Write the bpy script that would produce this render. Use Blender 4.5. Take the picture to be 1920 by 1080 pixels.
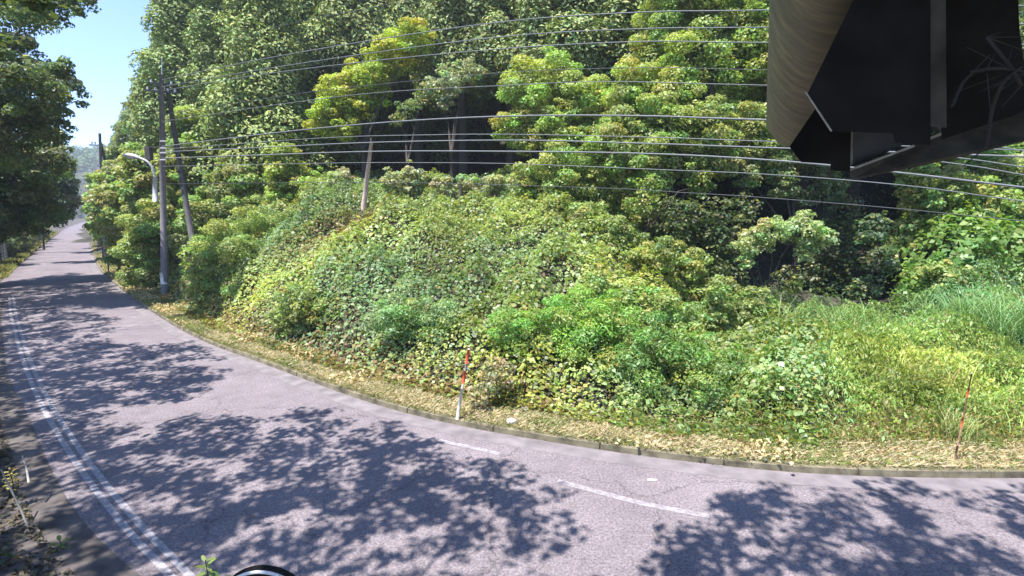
import bpy, math, random
import numpy as np
from mathutils import Vector

# ------------------------------------------------------------------ camera, sky, sun, exposure
for o in list(bpy.data.objects):
    bpy.data.objects.remove(o)
scene = bpy.context.scene
COL = scene.collection
rng = np.random.default_rng(7)
random.seed(7)

CAMZ, PITCH = 5.3, math.radians(8.6)
cam_data = bpy.data.cameras.new("camera")
cam_data.sensor_width = 36.0
cam_data.lens = 18.0
cam_data.clip_start = 0.05
cam_data.clip_end = 5000
cam = bpy.data.objects.new("camera", cam_data)
cam.location = (0, 0, CAMZ)
cam.rotation_euler = (math.pi / 2 - PITCH, 0, 0)
COL.objects.link(cam)
scene.camera = cam

SUN_EL = math.radians(68)
SUN_AZ = math.atan2(-0.79, -0.61)           # clockwise from +Y
SUNV = np.array([math.sin(SUN_AZ) * math.cos(SUN_EL), math.cos(SUN_AZ) * math.cos(SUN_EL), math.sin(SUN_EL)])
world = bpy.data.worlds.new("World")
scene.world = world
world.use_nodes = True
wn = world.node_tree.nodes
sky = wn.new("ShaderNodeTexSky")
sky.sky_type = 'NISHITA'
sky.sun_disc = False
sky.sun_elevation = SUN_EL
sky.sun_rotation = SUN_AZ % (2 * math.pi)
sky.air_density = 1.0
sky.dust_density = 0.0
sky.altitude = 1500
sky.ozone_density = 3.2
tint = wn.new("ShaderNodeMix"); tint.data_type = 'RGBA'; tint.blend_type = 'MULTIPLY'; tint.inputs[0].default_value = 1
tint.inputs[7].default_value = (.92, .92, 1.02, 1)
world.node_tree.links.new(sky.outputs[0], tint.inputs[6])
world.node_tree.links.new(tint.outputs[2], wn["Background"].inputs[0])
wn["Background"].inputs[1].default_value = 0.135
sun_data = bpy.data.lights.new("sun", 'SUN')
sun_data.energy = 4.6
sun_data.angle = math.radians(0.53)
sun_data.color = (1.0, 0.955, 0.9)
sun = bpy.data.objects.new("sun", sun_data)
sun.rotation_euler = Vector(SUNV).to_track_quat('Z', 'Y').to_euler()
sun.location = (-20, -15, 60)
COL.objects.link(sun)
scene.view_settings.view_transform = 'Standard'
scene.view_settings.look = 'None'
scene.view_settings.gamma = 1.0
scene.view_settings.exposure = 1.42
scene.cycles.max_bounces = 6
scene.cycles.diffuse_bounces = 4
scene.cycles.glossy_bounces = 2
scene.cycles.transmission_bounces = 3
scene.cycles.transparent_max_bounces = 4
scene.cycles.use_adaptive_sampling = True
scene.cycles.use_denoising = True

# ------------------------------------------------------------------ helpers
CT, ST = math.cos(PITCH), math.sin(PITCH)
def ray(px, py):
    x = (px - 960) / 960.0; y = (540 - py) / 960.0
    return np.array([x, CT + y * ST, -ST + y * CT])
def at(px, py, Y):
    d = ray(px, py)
    return np.array([0, 0, CAMZ]) + d * (Y / d[1])
def gr(px, py, z=0.0):
    d = ray(px, py)
    return np.array([0, 0, CAMZ]) + d * ((z - CAMZ) / d[2])
def project(P):
    """world points -> photo pixels (for the road shade map, thinning foliage and naming wood regions)"""
    P = np.asarray(P) - np.array([0, 0, CAMZ])
    f = P[:, 1] * CT - P[:, 2] * ST
    u = P[:, 1] * ST + P[:, 2] * CT
    f = np.maximum(f, 1e-3)
    return 960 + 960 * P[:, 0] / f, 540 - 960 * u / f

def tag(o, label=None, cat=None, group=None, kind=None):
    if label: o['label'] = label
    if cat: o['category'] = cat
    if group: o['group'] = group
    if kind: o['kind'] = kind
    return o
def empty(name, loc=(0, 0, 0)):
    o = bpy.data.objects.new(name, None)
    o.empty_display_size = 0.3
    o.location = loc
    COL.objects.link(o)
    return o
def np_mesh(name, V, F, mat, parent=None, col=None, smooth=False):
    """V (n,3), F (m,k)"""
    me = bpy.data.meshes.new(name)
    V = np.ascontiguousarray(V, dtype=np.float32)
    F = np.ascontiguousarray(F, dtype=np.int32)
    if parent is not None:
        V = V - np.array(parent.location, dtype=np.float32)
    k = F.shape[1]
    me.vertices.add(len(V)); me.vertices.foreach_set("co", V.ravel())
    me.loops.add(F.size); me.loops.foreach_set("vertex_index", F.ravel())
    me.polygons.add(len(F))
    me.polygons.foreach_set("loop_start", np.arange(0, F.size, k, dtype=np.int32))
    me.polygons.foreach_set("loop_total", np.full(len(F), k, dtype=np.int32))
    if smooth:
        me.polygons.foreach_set("use_smooth", np.ones(len(F), dtype=bool))
    if col is not None:
        a = me.color_attributes.new("leafcol", 'FLOAT_COLOR', 'POINT')
        c = np.ones((len(V), 4), dtype=np.float32); c[:, :3] = col
        a.data.foreach_set("color", c.ravel())
    me.update(calc_edges=True)
    me.materials.append(mat)
    o = bpy.data.objects.new(name, me)
    COL.objects.link(o)
    if parent is not None: o.parent = parent
    return o
class MB:
    def __init__(s): s.v = []; s.f = []
    def add(s, v, f):
        n = len(s.v); s.v += [tuple(map(float, p)) for p in v]; s.f += [tuple(i + n for i in q) for q in f]
    def tube(s, pts, rad, n=8, cap=True):
        pts = [np.array(p, float) for p in pts]
        if np.isscalar(rad): rad = [rad] * len(pts)
        vs, fs = [], []
        ref = None
        for i, p in enumerate(pts):
            d = pts[min(i + 1, len(pts) - 1)] - pts[max(i - 1, 0)]
            d = d / (np.linalg.norm(d) + 1e-9)
            if ref is None: ref = np.array([1, 0, 0]) if abs(d[0]) < .8 else np.array([0, 1, 0])
            a = np.cross(d, ref); a /= np.linalg.norm(a) + 1e-9
            b = np.cross(d, a); ref = np.cross(a, d) if np.linalg.norm(np.cross(a, d)) > 0 else ref
            for j in range(n):
                t = 2 * math.pi * j / n
                vs.append(p + rad[i] * (a * math.cos(t) + b * math.sin(t)))
        for i in range(len(pts) - 1):
            for j in range(n):
                fs.append((i * n + j, i * n + (j + 1) % n, (i + 1) * n + (j + 1) % n, (i + 1) * n + j))
        if cap:
            fs.append(tuple(range(n))); fs.append(tuple(reversed([(len(pts) - 1) * n + j for j in range(n)])))
        s.add(vs, fs)
    def box(s, c, sx, sy, sz, rz=0):
        vs = []
        ca, sa = math.cos(rz), math.sin(rz)
        for dz in (-1, 1):
            for dx, dy in ((-1, -1), (1, -1), (1, 1), (-1, 1)):
                x, y = dx * sx / 2, dy * sy / 2
                vs.append((c[0] + x * ca - y * sa, c[1] + x * sa + y * ca, c[2] + dz * sz / 2))
        s.add(vs, [(3, 2, 1, 0), (4, 5, 6, 7), (0, 1, 5, 4), (1, 2, 6, 5), (2, 3, 7, 6), (3, 0, 4, 7)])
    def prism(s, poly, ext, ray_dir=False):
        """extrude polygon of 3-d points by vector ext"""
        n = len(poly); ext = np.array(ext, float)
        if ray_dir:
            cen = np.mean(poly, axis=0) - np.array([0, 0, CAMZ]); ext = unit(cen) * np.linalg.norm(ext)
        vs = [np.array(p) for p in poly] + [np.array(p) + ext for p in poly]
        fs = [tuple(range(n)), tuple(reversed(range(n, 2 * n)))]
        for i in range(n):
            j = (i + 1) % n
            fs.append((j, i, n + i, n + j))
        s.add(vs, fs)
    def build(s, name, mat, parent=None, smooth=False, bevel=0):
        me = bpy.data.meshes.new(name)
        off = np.array(parent.location) if parent is not None else np.zeros(3)
        me.from_pydata([tuple(np.array(v) - off) for v in s.v], [], s.f)
        me.update()
        if smooth:
            me.polygons.foreach_set("use_smooth", [True] * len(me.polygons))
        me.materials.append(mat)
        o = bpy.data.objects.new(name, me)
        COL.objects.link(o)
        if parent is not None: o.parent = parent
        if bevel:
            m = o.modifiers.new("bevel", 'BEVEL'); m.width = bevel; m.segments = 2
        return o

# value noise -----------------------------------------------------------------
_tab = rng.random((256, 256))
def vnoise(x, y):
    xi = np.floor(x).astype(int); yi = np.floor(y).astype(int)
    fx = x - xi; fy = y - yi
    fx = fx * fx * (3 - 2 * fx); fy = fy * fy * (3 - 2 * fy)
    g = lambda a, b: _tab[a % 256, b % 256]
    return (g(xi, yi) * (1 - fx) + g(xi + 1, yi) * fx) * (1 - fy) + (g(xi, yi + 1) * (1 - fx) + g(xi + 1, yi + 1) * fx) * fy
def fbm(x, y, o=3):
    r = 0; a = .5; s = 0
    for i in range(o):
        r = r + a * vnoise(x * 2 ** i + 17.3 * i, y * 2 ** i + 5.1 * i); s += a; a *= .5
    return r / s
def sstep(a, b, x):
    t = np.clip((x - a) / (b - a), 0, 1); return t * t * (3 - 2 * t)
def unit(v):
    return v / (np.linalg.norm(v, axis=-1, keepdims=True) + 1e-9)

# ------------------------------------------------------------------ materials
def new_mat(name):
    m = bpy.data.materials.new(name); m.use_nodes = True
    return m, m.node_tree.nodes, m.node_tree.links, m.node_tree.nodes["Principled BSDF"]
def plain(name, col, rough=.7, metal=0, noise=0.0, scale=8, bump=0.0, spec=.4):
    m, n, l, p = new_mat(name)
    p.inputs["Base Color"].default_value = (*col, 1)
    p.inputs["Roughness"].default_value = rough
    p.inputs["Metallic"].default_value = metal
    p.inputs["Specular IOR Level"].default_value = spec
    if noise or bump:
        tc = n.new("ShaderNodeTexCoord"); t = n.new("ShaderNodeTexNoise")
        t.inputs["Scale"].default_value = scale; t.inputs["Detail"].default_value = 6
        l.new(tc.outputs["Object"], t.inputs["Vector"])
    if noise:
        r = n.new("ShaderNodeValToRGB")
        r.color_ramp.elements[0].position = .3; r.color_ramp.elements[1].position = .7
        r.color_ramp.elements[0].color = (*[c * (1 - noise) for c in col], 1)
        r.color_ramp.elements[1].color = (*[min(1, c * (1 + noise)) for c in col], 1)
        l.new(t.outputs["Fac"], r.inputs[0]); l.new(r.outputs[0], p.inputs["Base Color"])
    if bump:
        b = n.new("ShaderNodeBump"); b.inputs["Strength"].default_value = bump; b.inputs["Distance"].default_value = .02
        l.new(t.outputs["Fac"], b.inputs["Height"]); l.new(b.outputs[0], p.inputs["Normal"])
    return m
def leaf_mat(name, rough=.5, trans=.3, spec=.35):
    m, n, l, p = new_mat(name)
    a = n.new("ShaderNodeAttribute"); a.attribute_name = "leafcol"
    l.new(a.outputs["Color"], p.inputs["Base Color"])
    p.inputs["Roughness"].default_value = rough
    p.inputs["Specular IOR Level"].default_value = spec
    t = n.new("ShaderNodeBsdfTranslucent")
    mul = n.new("ShaderNodeMix"); mul.data_type = 'RGBA'; mul.blend_type = 'MULTIPLY'; mul.inputs[0].default_value = 1
    l.new(a.outputs["Color"], mul.inputs[6]); mul.inputs[7].default_value = (1.15, 1.25, .55, 1)
    l.new(mul.outputs[2], t.inputs["Color"])
    mx = n.new("ShaderNodeMixShader"); mx.inputs[0].default_value = trans
    l.new(p.outputs[0], mx.inputs[1]); l.new(t.outputs[0], mx.inputs[2])
    l.new(mx.outputs[0], n["Material Output"].inputs["Surface"])
    return m
M_leaf = leaf_mat("leaf", .45, .43, .45)
M_needle = leaf_mat("needle", .7, .12, .2)
M_grass = leaf_mat("grass", .7, .25, .2)
M_bark = plain("bark", (.055, .045, .036), .9, noise=.5, scale=14, bump=.6)
M_bark_grey = plain("bark_grey", (.17, .15, .12), .9, noise=.4, scale=10, bump=.5)

def asphalt():
    m, n, l, p = new_mat("asphalt")
    tc = n.new("ShaderNodeTexCoord")
    def noise(s, d=5, r=.6):
        t = n.new("ShaderNodeTexNoise"); t.inputs["Scale"].default_value = s
        t.inputs["Detail"].default_value = d; t.inputs["Roughness"].default_value = r
        l.new(tc.outputs["Object"], t.inputs["Vector"]); return t
    big = noise(.35, 4); mid = noise(2.5, 5, .7); fine = noise(22, 4, .9)
    r = n.new("ShaderNodeValToRGB")
    r.color_ramp.elements[0].position = .33; r.color_ramp.elements[0].color = (.168, .145, .156, 1)
    r.color_ramp.elements[1].position = .68; r.color_ramp.elements[1].color = (.228, .197, .21, 1)
    l.new(big.outputs["Fac"], r.inputs[0])
    r2 = n.new("ShaderNodeValToRGB")
    r2.color_ramp.elements[0].position = .35; r2.color_ramp.elements[0].color = (.86, .86, .86, 1)
    r2.color_ramp.elements[1].position = .7; r2.color_ramp.elements[1].color = (1.1, 1.1, 1.1, 1)
    l.new(mid.outputs["Fac"], r2.inputs[0])
    r3 = n.new("ShaderNodeValToRGB")
    r3.color_ramp.elements[0].position = .40; r3.color_ramp.elements[0].color = (.52, .52, .52, 1)
    r3.color_ramp.elements[1].position = .62; r3.color_ramp.elements[1].color = (1.4, 1.38, 1.38, 1)
    l.new(fine.outputs["Fac"], r3.inputs[0])
    def mul(a, b, f=1):
        x = n.new("ShaderNodeMix"); x.data_type = 'RGBA'; x.blend_type = 'MULTIPLY'; x.inputs[0].default_value = f
        l.new(a, x.inputs[6]); l.new(b, x.inputs[7]); return x.outputs[2]
    c = mul(mul(r.outputs[0], r2.outputs[0]), r3.outputs[0])
    # cracks
    v = n.new("ShaderNodeTexVoronoi"); v.feature = 'DISTANCE_TO_EDGE'; v.inputs["Scale"].default_value = .28
    wv = n.new("ShaderNodeVectorMath"); wv.operation = 'ADD'
    wn2 = noise(1.4, 4)
    l.new(tc.outputs["Object"], wv.inputs[0]); l.new(wn2.outputs["Color"], wv.inputs[1]); l.new(wv.outputs[0], v.inputs["Vector"])
    cr = n.new("ShaderNodeValToRGB")
    cr.color_ramp.elements[0].position = .0; cr.color_ramp.elements[0].color = (.5, .5, .5, 1)
    cr.color_ramp.elements[1].position = .009; cr.color_ramp.elements[1].color = (1, 1, 1, 1)
    l.new(v.outputs["Distance"], cr.inputs[0])
    c = mul(c, cr.outputs[0], .75)
    at_ = n.new("ShaderNodeAttribute"); at_.attribute_name = "across"
    tr = n.new("ShaderNodeValToRGB"); e_ = tr.color_ramp.elements; tr.color_ramp.interpolation = 'B_SPLINE'
    e_[0].position = 0; e_[0].color = (.80, .79, .78, 1); e_[1].position = 1; e_[1].color = (.95, .94, .92, 1)
    for q_, v_ in ((.12, .90), (.24, 1.07), (.34, .94), (.44, 1.08), (.52, .92), (.62, 1.09), (.72, .95), (.84, 1.07)):
        x_ = e_.new(q_); x_.color = (v_, v_, v_, 1)
    l.new(at_.outputs["Fac"], tr.inputs[0]); c = mul(c, tr.outputs[0], 1)
    l.new(c, p.inputs["Base Color"])
    p.inputs["Roughness"].default_value = .85
    p.inputs["Specular IOR Level"].default_value = .25
    b = n.new("ShaderNodeBump"); b.inputs["Strength"].default_value = .5; b.inputs["Distance"].default_value = .012
    l.new(fine.outputs["Fac"], b.inputs["Height"]); l.new(b.outputs[0], p.inputs["Normal"])
    return m
def paint(name, wear, col=(.31, .30, .32)):
    """worn road paint: where it has flaked off the asphalt colour shows"""
    m, n, l, p = new_mat(name)
    tc = n.new("ShaderNodeTexCoord"); t = n.new("ShaderNodeTexNoise")
    t.inputs["Scale"].default_value = 9; t.inputs["Detail"].default_value = 8; t.inputs["Roughness"].default_value = .75
    l.new(tc.outputs["Object"], t.inputs["Vector"])
    r = n.new("ShaderNodeValToRGB")
    r.color_ramp.elements[0].position = wear - .06; r.color_ramp.elements[0].color = (.198, .172, .184, 1)
    r.color_ramp.elements[1].position = wear + .06; r.color_ramp.elements[1].color = (*col, 1)
    l.new(t.outputs["Fac"], r.inputs[0]); l.new(r.outputs[0], p.inputs["Base Color"])
    p.inputs["Roughness"].default_value = .7
    return m
M_asphalt = asphalt()
M_paint = paint("road_paint", .50)
M_paint_worn = paint("road_paint_worn", .5, (.29, .27, .29))
M_gutter = plain("gutter_concrete", (.172, .150, .156), .85, noise=.3, scale=2.2, bump=.15)
M_kerb = plain("kerb_concrete", (.15, .13, .085), .9, noise=.6, scale=3.5, bump=.5)
M_soil = plain("soil", (.055, .05, .03), .95, noise=.5, scale=1.5, bump=.4)
M_litter = plain("leaf_litter", (.07, .058, .045), .95, noise=.6, scale=5, bump=.6)
M_forest = plain("forest_floor", (.045, .042, .03), .95, noise=.5, scale=.8, bump=.3)
M_verge = plain("verge_soil", (.30, .24, .145), .95, noise=.35, scale=6, bump=.5)
M_pole = plain("pole_concrete", (.16, .145, .15), .8, noise=.2, scale=4)
M_pole_dark = plain("pole_dark", (.075, .07, .075), .8, noise=.2, scale=4)
M_galv = plain("galvanised", (.5, .5, .52), .45, metal=.3, noise=.1, scale=6)
M_wire_grey = plain("wire_grey", (.15, .16, .17), .6, noise=.1, spec=.3)
M_wire_dark = plain("wire_dark", (.08, .085, .095), .6, spec=.3)
M_white = plain("white_plastic", (.62, .6, .58), .5, noise=.15, scale=20)
M_red = plain("red_reflective", (.52, .07, .035), .6, noise=.3, scale=25)
M_wood = plain("bare_wood", (.48, .36, .31), .8, noise=.25, scale=5, bump=.3)
M_fence = plain("fence_wire", (.16, .18, .19), .5, metal=.4)
M_black = plain("black_board", (.02, .019, .018), .95, noise=.3, scale=8, spec=.02)
M_darkbrown = plain("dark_brown_board", (.085, .08, .07), .9, noise=.4, scale=12, spec=.05)
M_steel = plain("pale_strip", (.34, .32, .26), .5, noise=.3, scale=30)
M_stone = plain("stone", (.4, .39, .38), .9, noise=.3, scale=9, bump=.4)
M_twig = plain("dead_twig", (.035, .032, .03), .9, noise=.3, scale=20)

# ------------------------------------------------------------------ road geometry from the kerb line
kpx = [(1920, 897), (1680, 896), (1440, 887), (1200, 855), (1000, 825), (740, 772), (500, 684), (380, 640), (300, 595), (230, 545), (185, 503)]
kp = [gr(*p)[:2] for p in kpx]
kp = [np.array([90, 4.0]), np.array([55, 7.6]), np.array([30, 9.3]), np.array([18, 9.65])] + kp + \
     [np.array([-62, 75.5]), np.array([-94, 114.5]), np.array([-128, 156]), np.array([-160, 197]), np.array([-200, 250])]
kp = np.array(kp)
def catmull(P, n):
    out = []
    for i in range(len(P) - 1):
        p0 = P[max(i - 1, 0)]; p1 = P[i]; p2 = P[i + 1]; p3 = P[min(i + 2, len(P) - 1)]
        for j in range(n):
            t = j / n
            out.append(.5 * ((2 * p1) + (-p0 + p2) * t + (2 * p0 - 5 * p1 + 4 * p2 - p3) * t * t + (-p0 + 3 * p1 - 3 * p2 + p3) * t ** 3))
    out.append(P[-1]); return np.array(out)
K = catmull(kp, 14)
seg = np.linalg.norm(np.diff(K, axis=0), axis=1); cum = np.concatenate([[0], np.cumsum(seg)])
S = np.linspace(0, cum[-1], 620)
K = np.stack([np.interp(S, cum, K[:, 0]), np.interp(S, cum, K[:, 1])], 1)
for _ in range(14):
    K[1:-1] = (K[:-2] + 2 * K[1:-1] + K[2:]) / 4
T = unit(np.gradient(K, axis=0))
NRM = np.stack([T[:, 1], -T[:, 0]], 1)           # to the hill side
if NRM[100][1] < 0: NRM = -NRM
def kdist(x, y):
    """signed distance from the kerb (positive towards the hill) and arc index"""
    P = np.stack([np.ravel(x), np.ravel(y)], 1)
    t = np.empty(len(P)); si = np.empty(len(P), int)
    for a in range(0, len(P), 20000):
        Q = P[a:a + 20000]
        D = ((Q[:, None, :] - K[None, :, :]) ** 2).sum(2)
        j = D.argmin(1); d = Q - K[j]
        sd = (d * NRM[j]).sum(1)
        t[a:a + 20000] = np.where(np.abs(sd) > .0, np.sign(sd) * np.sqrt(D[np.arange(len(Q)), j]), sd)
        near = D[np.arange(len(Q)), j] < 4
        t[a:a + 20000] = np.where(near, sd, t[a:a + 20000]); si[a:a + 20000] = j
    return t.reshape(np.shape(x)), si.reshape(np.shape(x))
def kerb_clear(x, y):
    t, i = kdist(np.array([x]), np.array([y])); t = float(t[0]); i = int(i[0])
    return t - .6 if t > -WID[i] / 2 else -WID[i] - .4 - t
def strip(name, o0, o1, z0, z1, mat, i0=0, i1=None, cols=1, parent=None):
    i1 = i1 or len(K)
    o0 = np.broadcast_to(o0, len(K)); o1 = np.broadcast_to(o1, len(K))
    V = []
    for c in range(cols + 1):
        f = c / cols
        off = (o0 * (1 - f) + o1 * f)[i0:i1, None]
        V.append(np.concatenate([K[i0:i1] + NRM[i0:i1] * off, np.full((i1 - i0, 1), z0 * (1 - f) + z1 * f)], 1))
    n = i1 - i0
    V = np.concatenate(V); F = []
    for c in range(cols):
        a = np.arange(n - 1) + c * n
        F.append(np.stack([a, a + 1, a + n + 1, a + n], 1))
    F = np.concatenate(F)
    # faces up
    v0, v1, v2 = V[F[0][0]], V[F[0][1]], V[F[0][2]]
    if np.cross(v1 - v0, v2 - v1)[2] < 0: F = F[:, ::-1]
    return np_mesh(name, V, F, mat, parent)
dist_y = K[:, 1]
WID = np.interp(K[:, 1], [0, 12, 20, 30, 45, 60, 300], [8.4, 8.2, 7.6, 6.8, 5.9, 5.6, 5.6])

_dlp = np.array([gr(*p)[:2] for p in [(338, 1080), (270, 1010), (210, 940), (150, 860), (90, 765), (55, 690), (36, 630), (24, 585)]])
_t, _i = kdist(_dlp[:, 0], _dlp[:, 1]); _o = np.argsort(_i)
WID = np.interp(np.arange(len(K)), np.concatenate([_i[_o], [int(np.argmin(abs(K[:, 1] - 48))), int(np.argmin(abs(K[:, 1] - 62)))]]), np.concatenate([-_t[_o] + 1.2, [5.9, 5.6]]))
for _ in range(30): WID[1:-1] = (WID[:-2] + WID[1:-1] + WID[2:]) / 3
g = MB(); g.add([(-1500, -600, -.05), (1500, -600, -.05), (1500, 2400, -.05), (-1500, 2400, -.05)], [(0, 1, 2, 3)])
tag(g.build("ground", M_litter), kind='structure')
rd = strip("road", -WID, 0.02, 0.0, 0.0, M_asphalt, cols=24)
ra = rd.data.color_attributes.new("across", 'FLOAT_COLOR', 'POINT')
rc = np.repeat(np.linspace(0, 1, 25), len(K)); ra.data.foreach_set("color", np.stack([rc, rc, rc, np.ones_like(rc)], 1).astype(np.float32).ravel())
tag(rd, kind='structure')
tag(strip("road_shoulder", -WID - 1.2, -WID + .75, .003, .003, plain("shoulder_dirt", (.085, .072, .066), .95, noise=.5, scale=2.2, bump=.5), cols=2, i0=int(np.argmin(abs(K[:, 0] - 30))), i1=int(np.argmin(abs(K[:, 1] - 34)))), kind='structure')
tag(strip("gutter", -.52, -0.02, .004, .004, M_gutter), kind='structure')
tag(strip("verge", .17, 3.0, .135, .12, M_verge, cols=3), kind='structure')
# kerb: blocks with narrow joints, moss stained
kb = MB(); i = 0
while i < 520:
    step = 4 if S[1] > .5 else 4
    a, b = i, min(i + step, len(K) - 1)
    jitter = rng.uniform(-.012, .012); jz = rng.uniform(-.012, .012)
    pts = []
    sub = list(range(a, b + 1))
    vs = []
    for q, j in enumerate(sub):
        k0 = K[j].copy()
        if q == 0: k0 = k0 + T[j] * .012
        if q == len(sub) - 1: k0 = k0 - T[j] * .012
        for off, z in ((0.0, -.05), (.015, .13 + jz), (.165, .14 + jz), (.18, -.05)):
            p = k0 + NRM[j] * (off + jitter); vs.append((p[0], p[1], z))
    fs = []
    for q in range(len(sub) - 1):
        for c in range(3):
            fs.append((q * 4 + c, (q + 1) * 4 + c, (q + 1) * 4 + c + 1, q * 4 + c + 1))
    fs.append((0, 1, 2, 3)); e = (len(sub) - 1) * 4; fs.append((e + 3, e + 2, e + 1, e))
    kb.add(vs, fs); i += step
tag(kb.build("kerb", M_kerb), kind='structure')

# road paint: the twin edge line on the near side and two worn fragments
def ribbon(pts, w, z):
    pts = catmull(np.array(pts), 12); t = unit(np.gradient(pts, axis=0)); nn = np.stack([t[:, 1], -t[:, 0]], 1)
    V = np.concatenate([np.c_[pts + nn * w / 2, np.full(len(pts), z)], np.c_[pts - nn * w / 2, np.full(len(pts), z)]])
    n = len(pts); a = np.arange(n - 1)
    F = np.stack([a, a + 1, a + 1 + n, a + n], 1)
    v0, v1, v2 = V[F[0][0]], V[F[0][1]], V[F[0][2]]
    if np.cross(v1 - v0, v2 - v1)[2] < 0: F = F[:, ::-1]
    return V, F
dl = [gr(*p)[:2] for p in [(520, 1300), (338, 1080), (270, 1010), (210, 940), (150, 860), (90, 765), (55, 690), (36, 630), (24, 585), (22, 562)]]
dl.append(dl[-1] + unit(dl[-1] - dl[-3]) * 2)
dl = catmull(np.array(dl), 6)
for _ in range(3): dl[1:-1] = (dl[:-2] + 2 * dl[1:-1] + dl[2:]) / 4
t_ = unit(np.gradient(dl, axis=0)); n_ = np.stack([t_[:, 1], -t_[:, 0]], 1)
Vs, Fs, off = [], [], 0
for o_ in (-.09, .09):
    V, F = ribbon(dl + n_ * o_, .11, .005); Vs.append(V); Fs.append(F + off); off += len(V)
tag(np_mesh("edge_line", np.concatenate(Vs), np.concatenate(Fs), M_paint), kind='structure')
V, F = ribbon([gr(*p)[:2] for p in [(822, 825), (850, 832), (890, 840), (935, 851)]], .13, .005)
tag(np_mesh("edge_line", V, F, M_paint), kind='structure')
V, F = ribbon([gr(*p)[:2] for p in [(1045, 902), (1120, 922), (1210, 945), (1330, 968)]], .15, .005)
tag(np_mesh("edge_line", V, F, M_paint_worn), kind='structure')

# ------------------------------------------------------------------ hillside terrain
def zprof(t, a):
    tt = [-5, .9, 1.6, 3, 8, 17, 22, 26, 30, 45, 60, 120, 200]
    cen = [-.4, -.4, .12, .8, 3.6, 6.0, 6.2, 7.5, 11, 26, 40, 80, 110]
    tr = [-5, .9, 2.2, 4, 8, 12, 16, 20, 25, 30, 45, 60, 120, 200]
    rig = [-.4, -.4, .14, .35, .75, 1.0, 1.4, 4, 8, 12, 25, 38, 80, 110]
    far = [-.4, -.4, .14, .35, .9, 3.4, 7.5, 10, 13, 16, 28, 40, 80, 110]
    lef = [-.4, -.4, .12, 1.7, 5.7, 8.0, 10.5, 14, 18, 30, 42, 70, 90]
    zc = np.interp(t, tt, cen); zr = np.interp(t, tr, rig); zf = np.interp(t, tr, far); zl = np.interp(t, tt, lef)
    wr = sstep(.06, .42, a); wf = sstep(.72, .86, a); wl = sstep(-.05, -.38, a)
    z = zc * (1 - wr) + zr * wr
    z = z * (1 - wf) + zf * wf
    return z * (1 - wl) + zl * wl
gx = np.concatenate([np.arange(-260, -70, 5.0), np.arange(-70, 45, 1.0), np.arange(45, 165, 5.0)])
gy = np.concatenate([np.arange(-10, 60, 1.0), np.arange(60, 330, 5.0)])
GX, GY = np.meshgrid(gx, gy)
GT, GS = kdist(GX, GY)
GZ = zprof(GT, GX / np.maximum(GY, 4))
GZ = GZ * (1 - .85 * sstep(120, 210, GY) * sstep(0, 1, GT))
GZ = GZ + np.where(GT > 4, (fbm(GX * .22, GY * .22) - .5) * np.clip((GT - 4) * .3, 0, 2.6), 0)
def bil(A, x, y):
    ix = np.clip(np.searchsorted(gx, x) - 1, 0, len(gx) - 2); iy = np.clip(np.searchsorted(gy, y) - 1, 0, len(gy) - 2)
    fx = np.clip((x - gx[ix]) / (gx[ix + 1] - gx[ix]), 0, 1); fy = np.clip((y - gy[iy]) / (gy[iy + 1] - gy[iy]), 0, 1)
    return (A[iy, ix] * (1 - fx) + A[iy, ix + 1] * fx) * (1 - fy) + (A[iy + 1, ix] * (1 - fx) + A[iy + 1, ix + 1] * fx) * fy
def terr(x, y): return bil(GZ, np.asarray(x, float), np.asarray(y, float))
def tdist(x, y): return bil(GT, np.asarray(x, float), np.asarray(y, float))
idx = np.arange(GX.size).reshape(GX.shape)
F = np.stack([idx[:-1, :-1], idx[:-1, 1:], idx[1:, 1:], idx[1:, :-1]], -1).reshape(-1, 4)
keep = (GT.ravel()[F].max(1) > -1.0)
tag(np_mesh("hillside", np.stack([GX.ravel(), GY.ravel(), GZ.ravel()], 1), F[keep], M_forest, smooth=True), kind='structure')

# ------------------------------------------------------------------ leaf builders
def quads(C, Nn, L, W, fold=.15, up=None):
    """folded leaf quads; returns V,F"""
    n = len(C)
    r = rng.normal(size=(n, 3)) if up is None else up + rng.normal(size=(n, 3)) * .25
    u = unit(r - (r * Nn).sum(1, keepdims=True) * Nn); v = np.cross(Nn, u)
    L = np.broadcast_to(L, n)[:, None]; W = np.broadcast_to(W, n)[:, None]
    h = Nn * (fold * L)
    V = np.stack([C - u * L / 2, C + v * W / 2 + h - u * L * .08, C + u * L / 2, C - v * W / 2 + h - u * L * .08], 1).reshape(-1, 3)
    return V, np.arange(4 * n).reshape(n, 4)
def jcol(base, n, var=.25, hue=.12):
    b = np.array(base)[None, :] * np.ones((n, 1))
    k = (1 + var * (rng.random((n, 1)) * 2 - 1)); c = b * k
    c[:, 0] *= 1 + hue * rng.normal(size=n); c[:, 2] *= 1 + hue * rng.normal(size=n)
    return np.clip(c, .004, .9)
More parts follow.
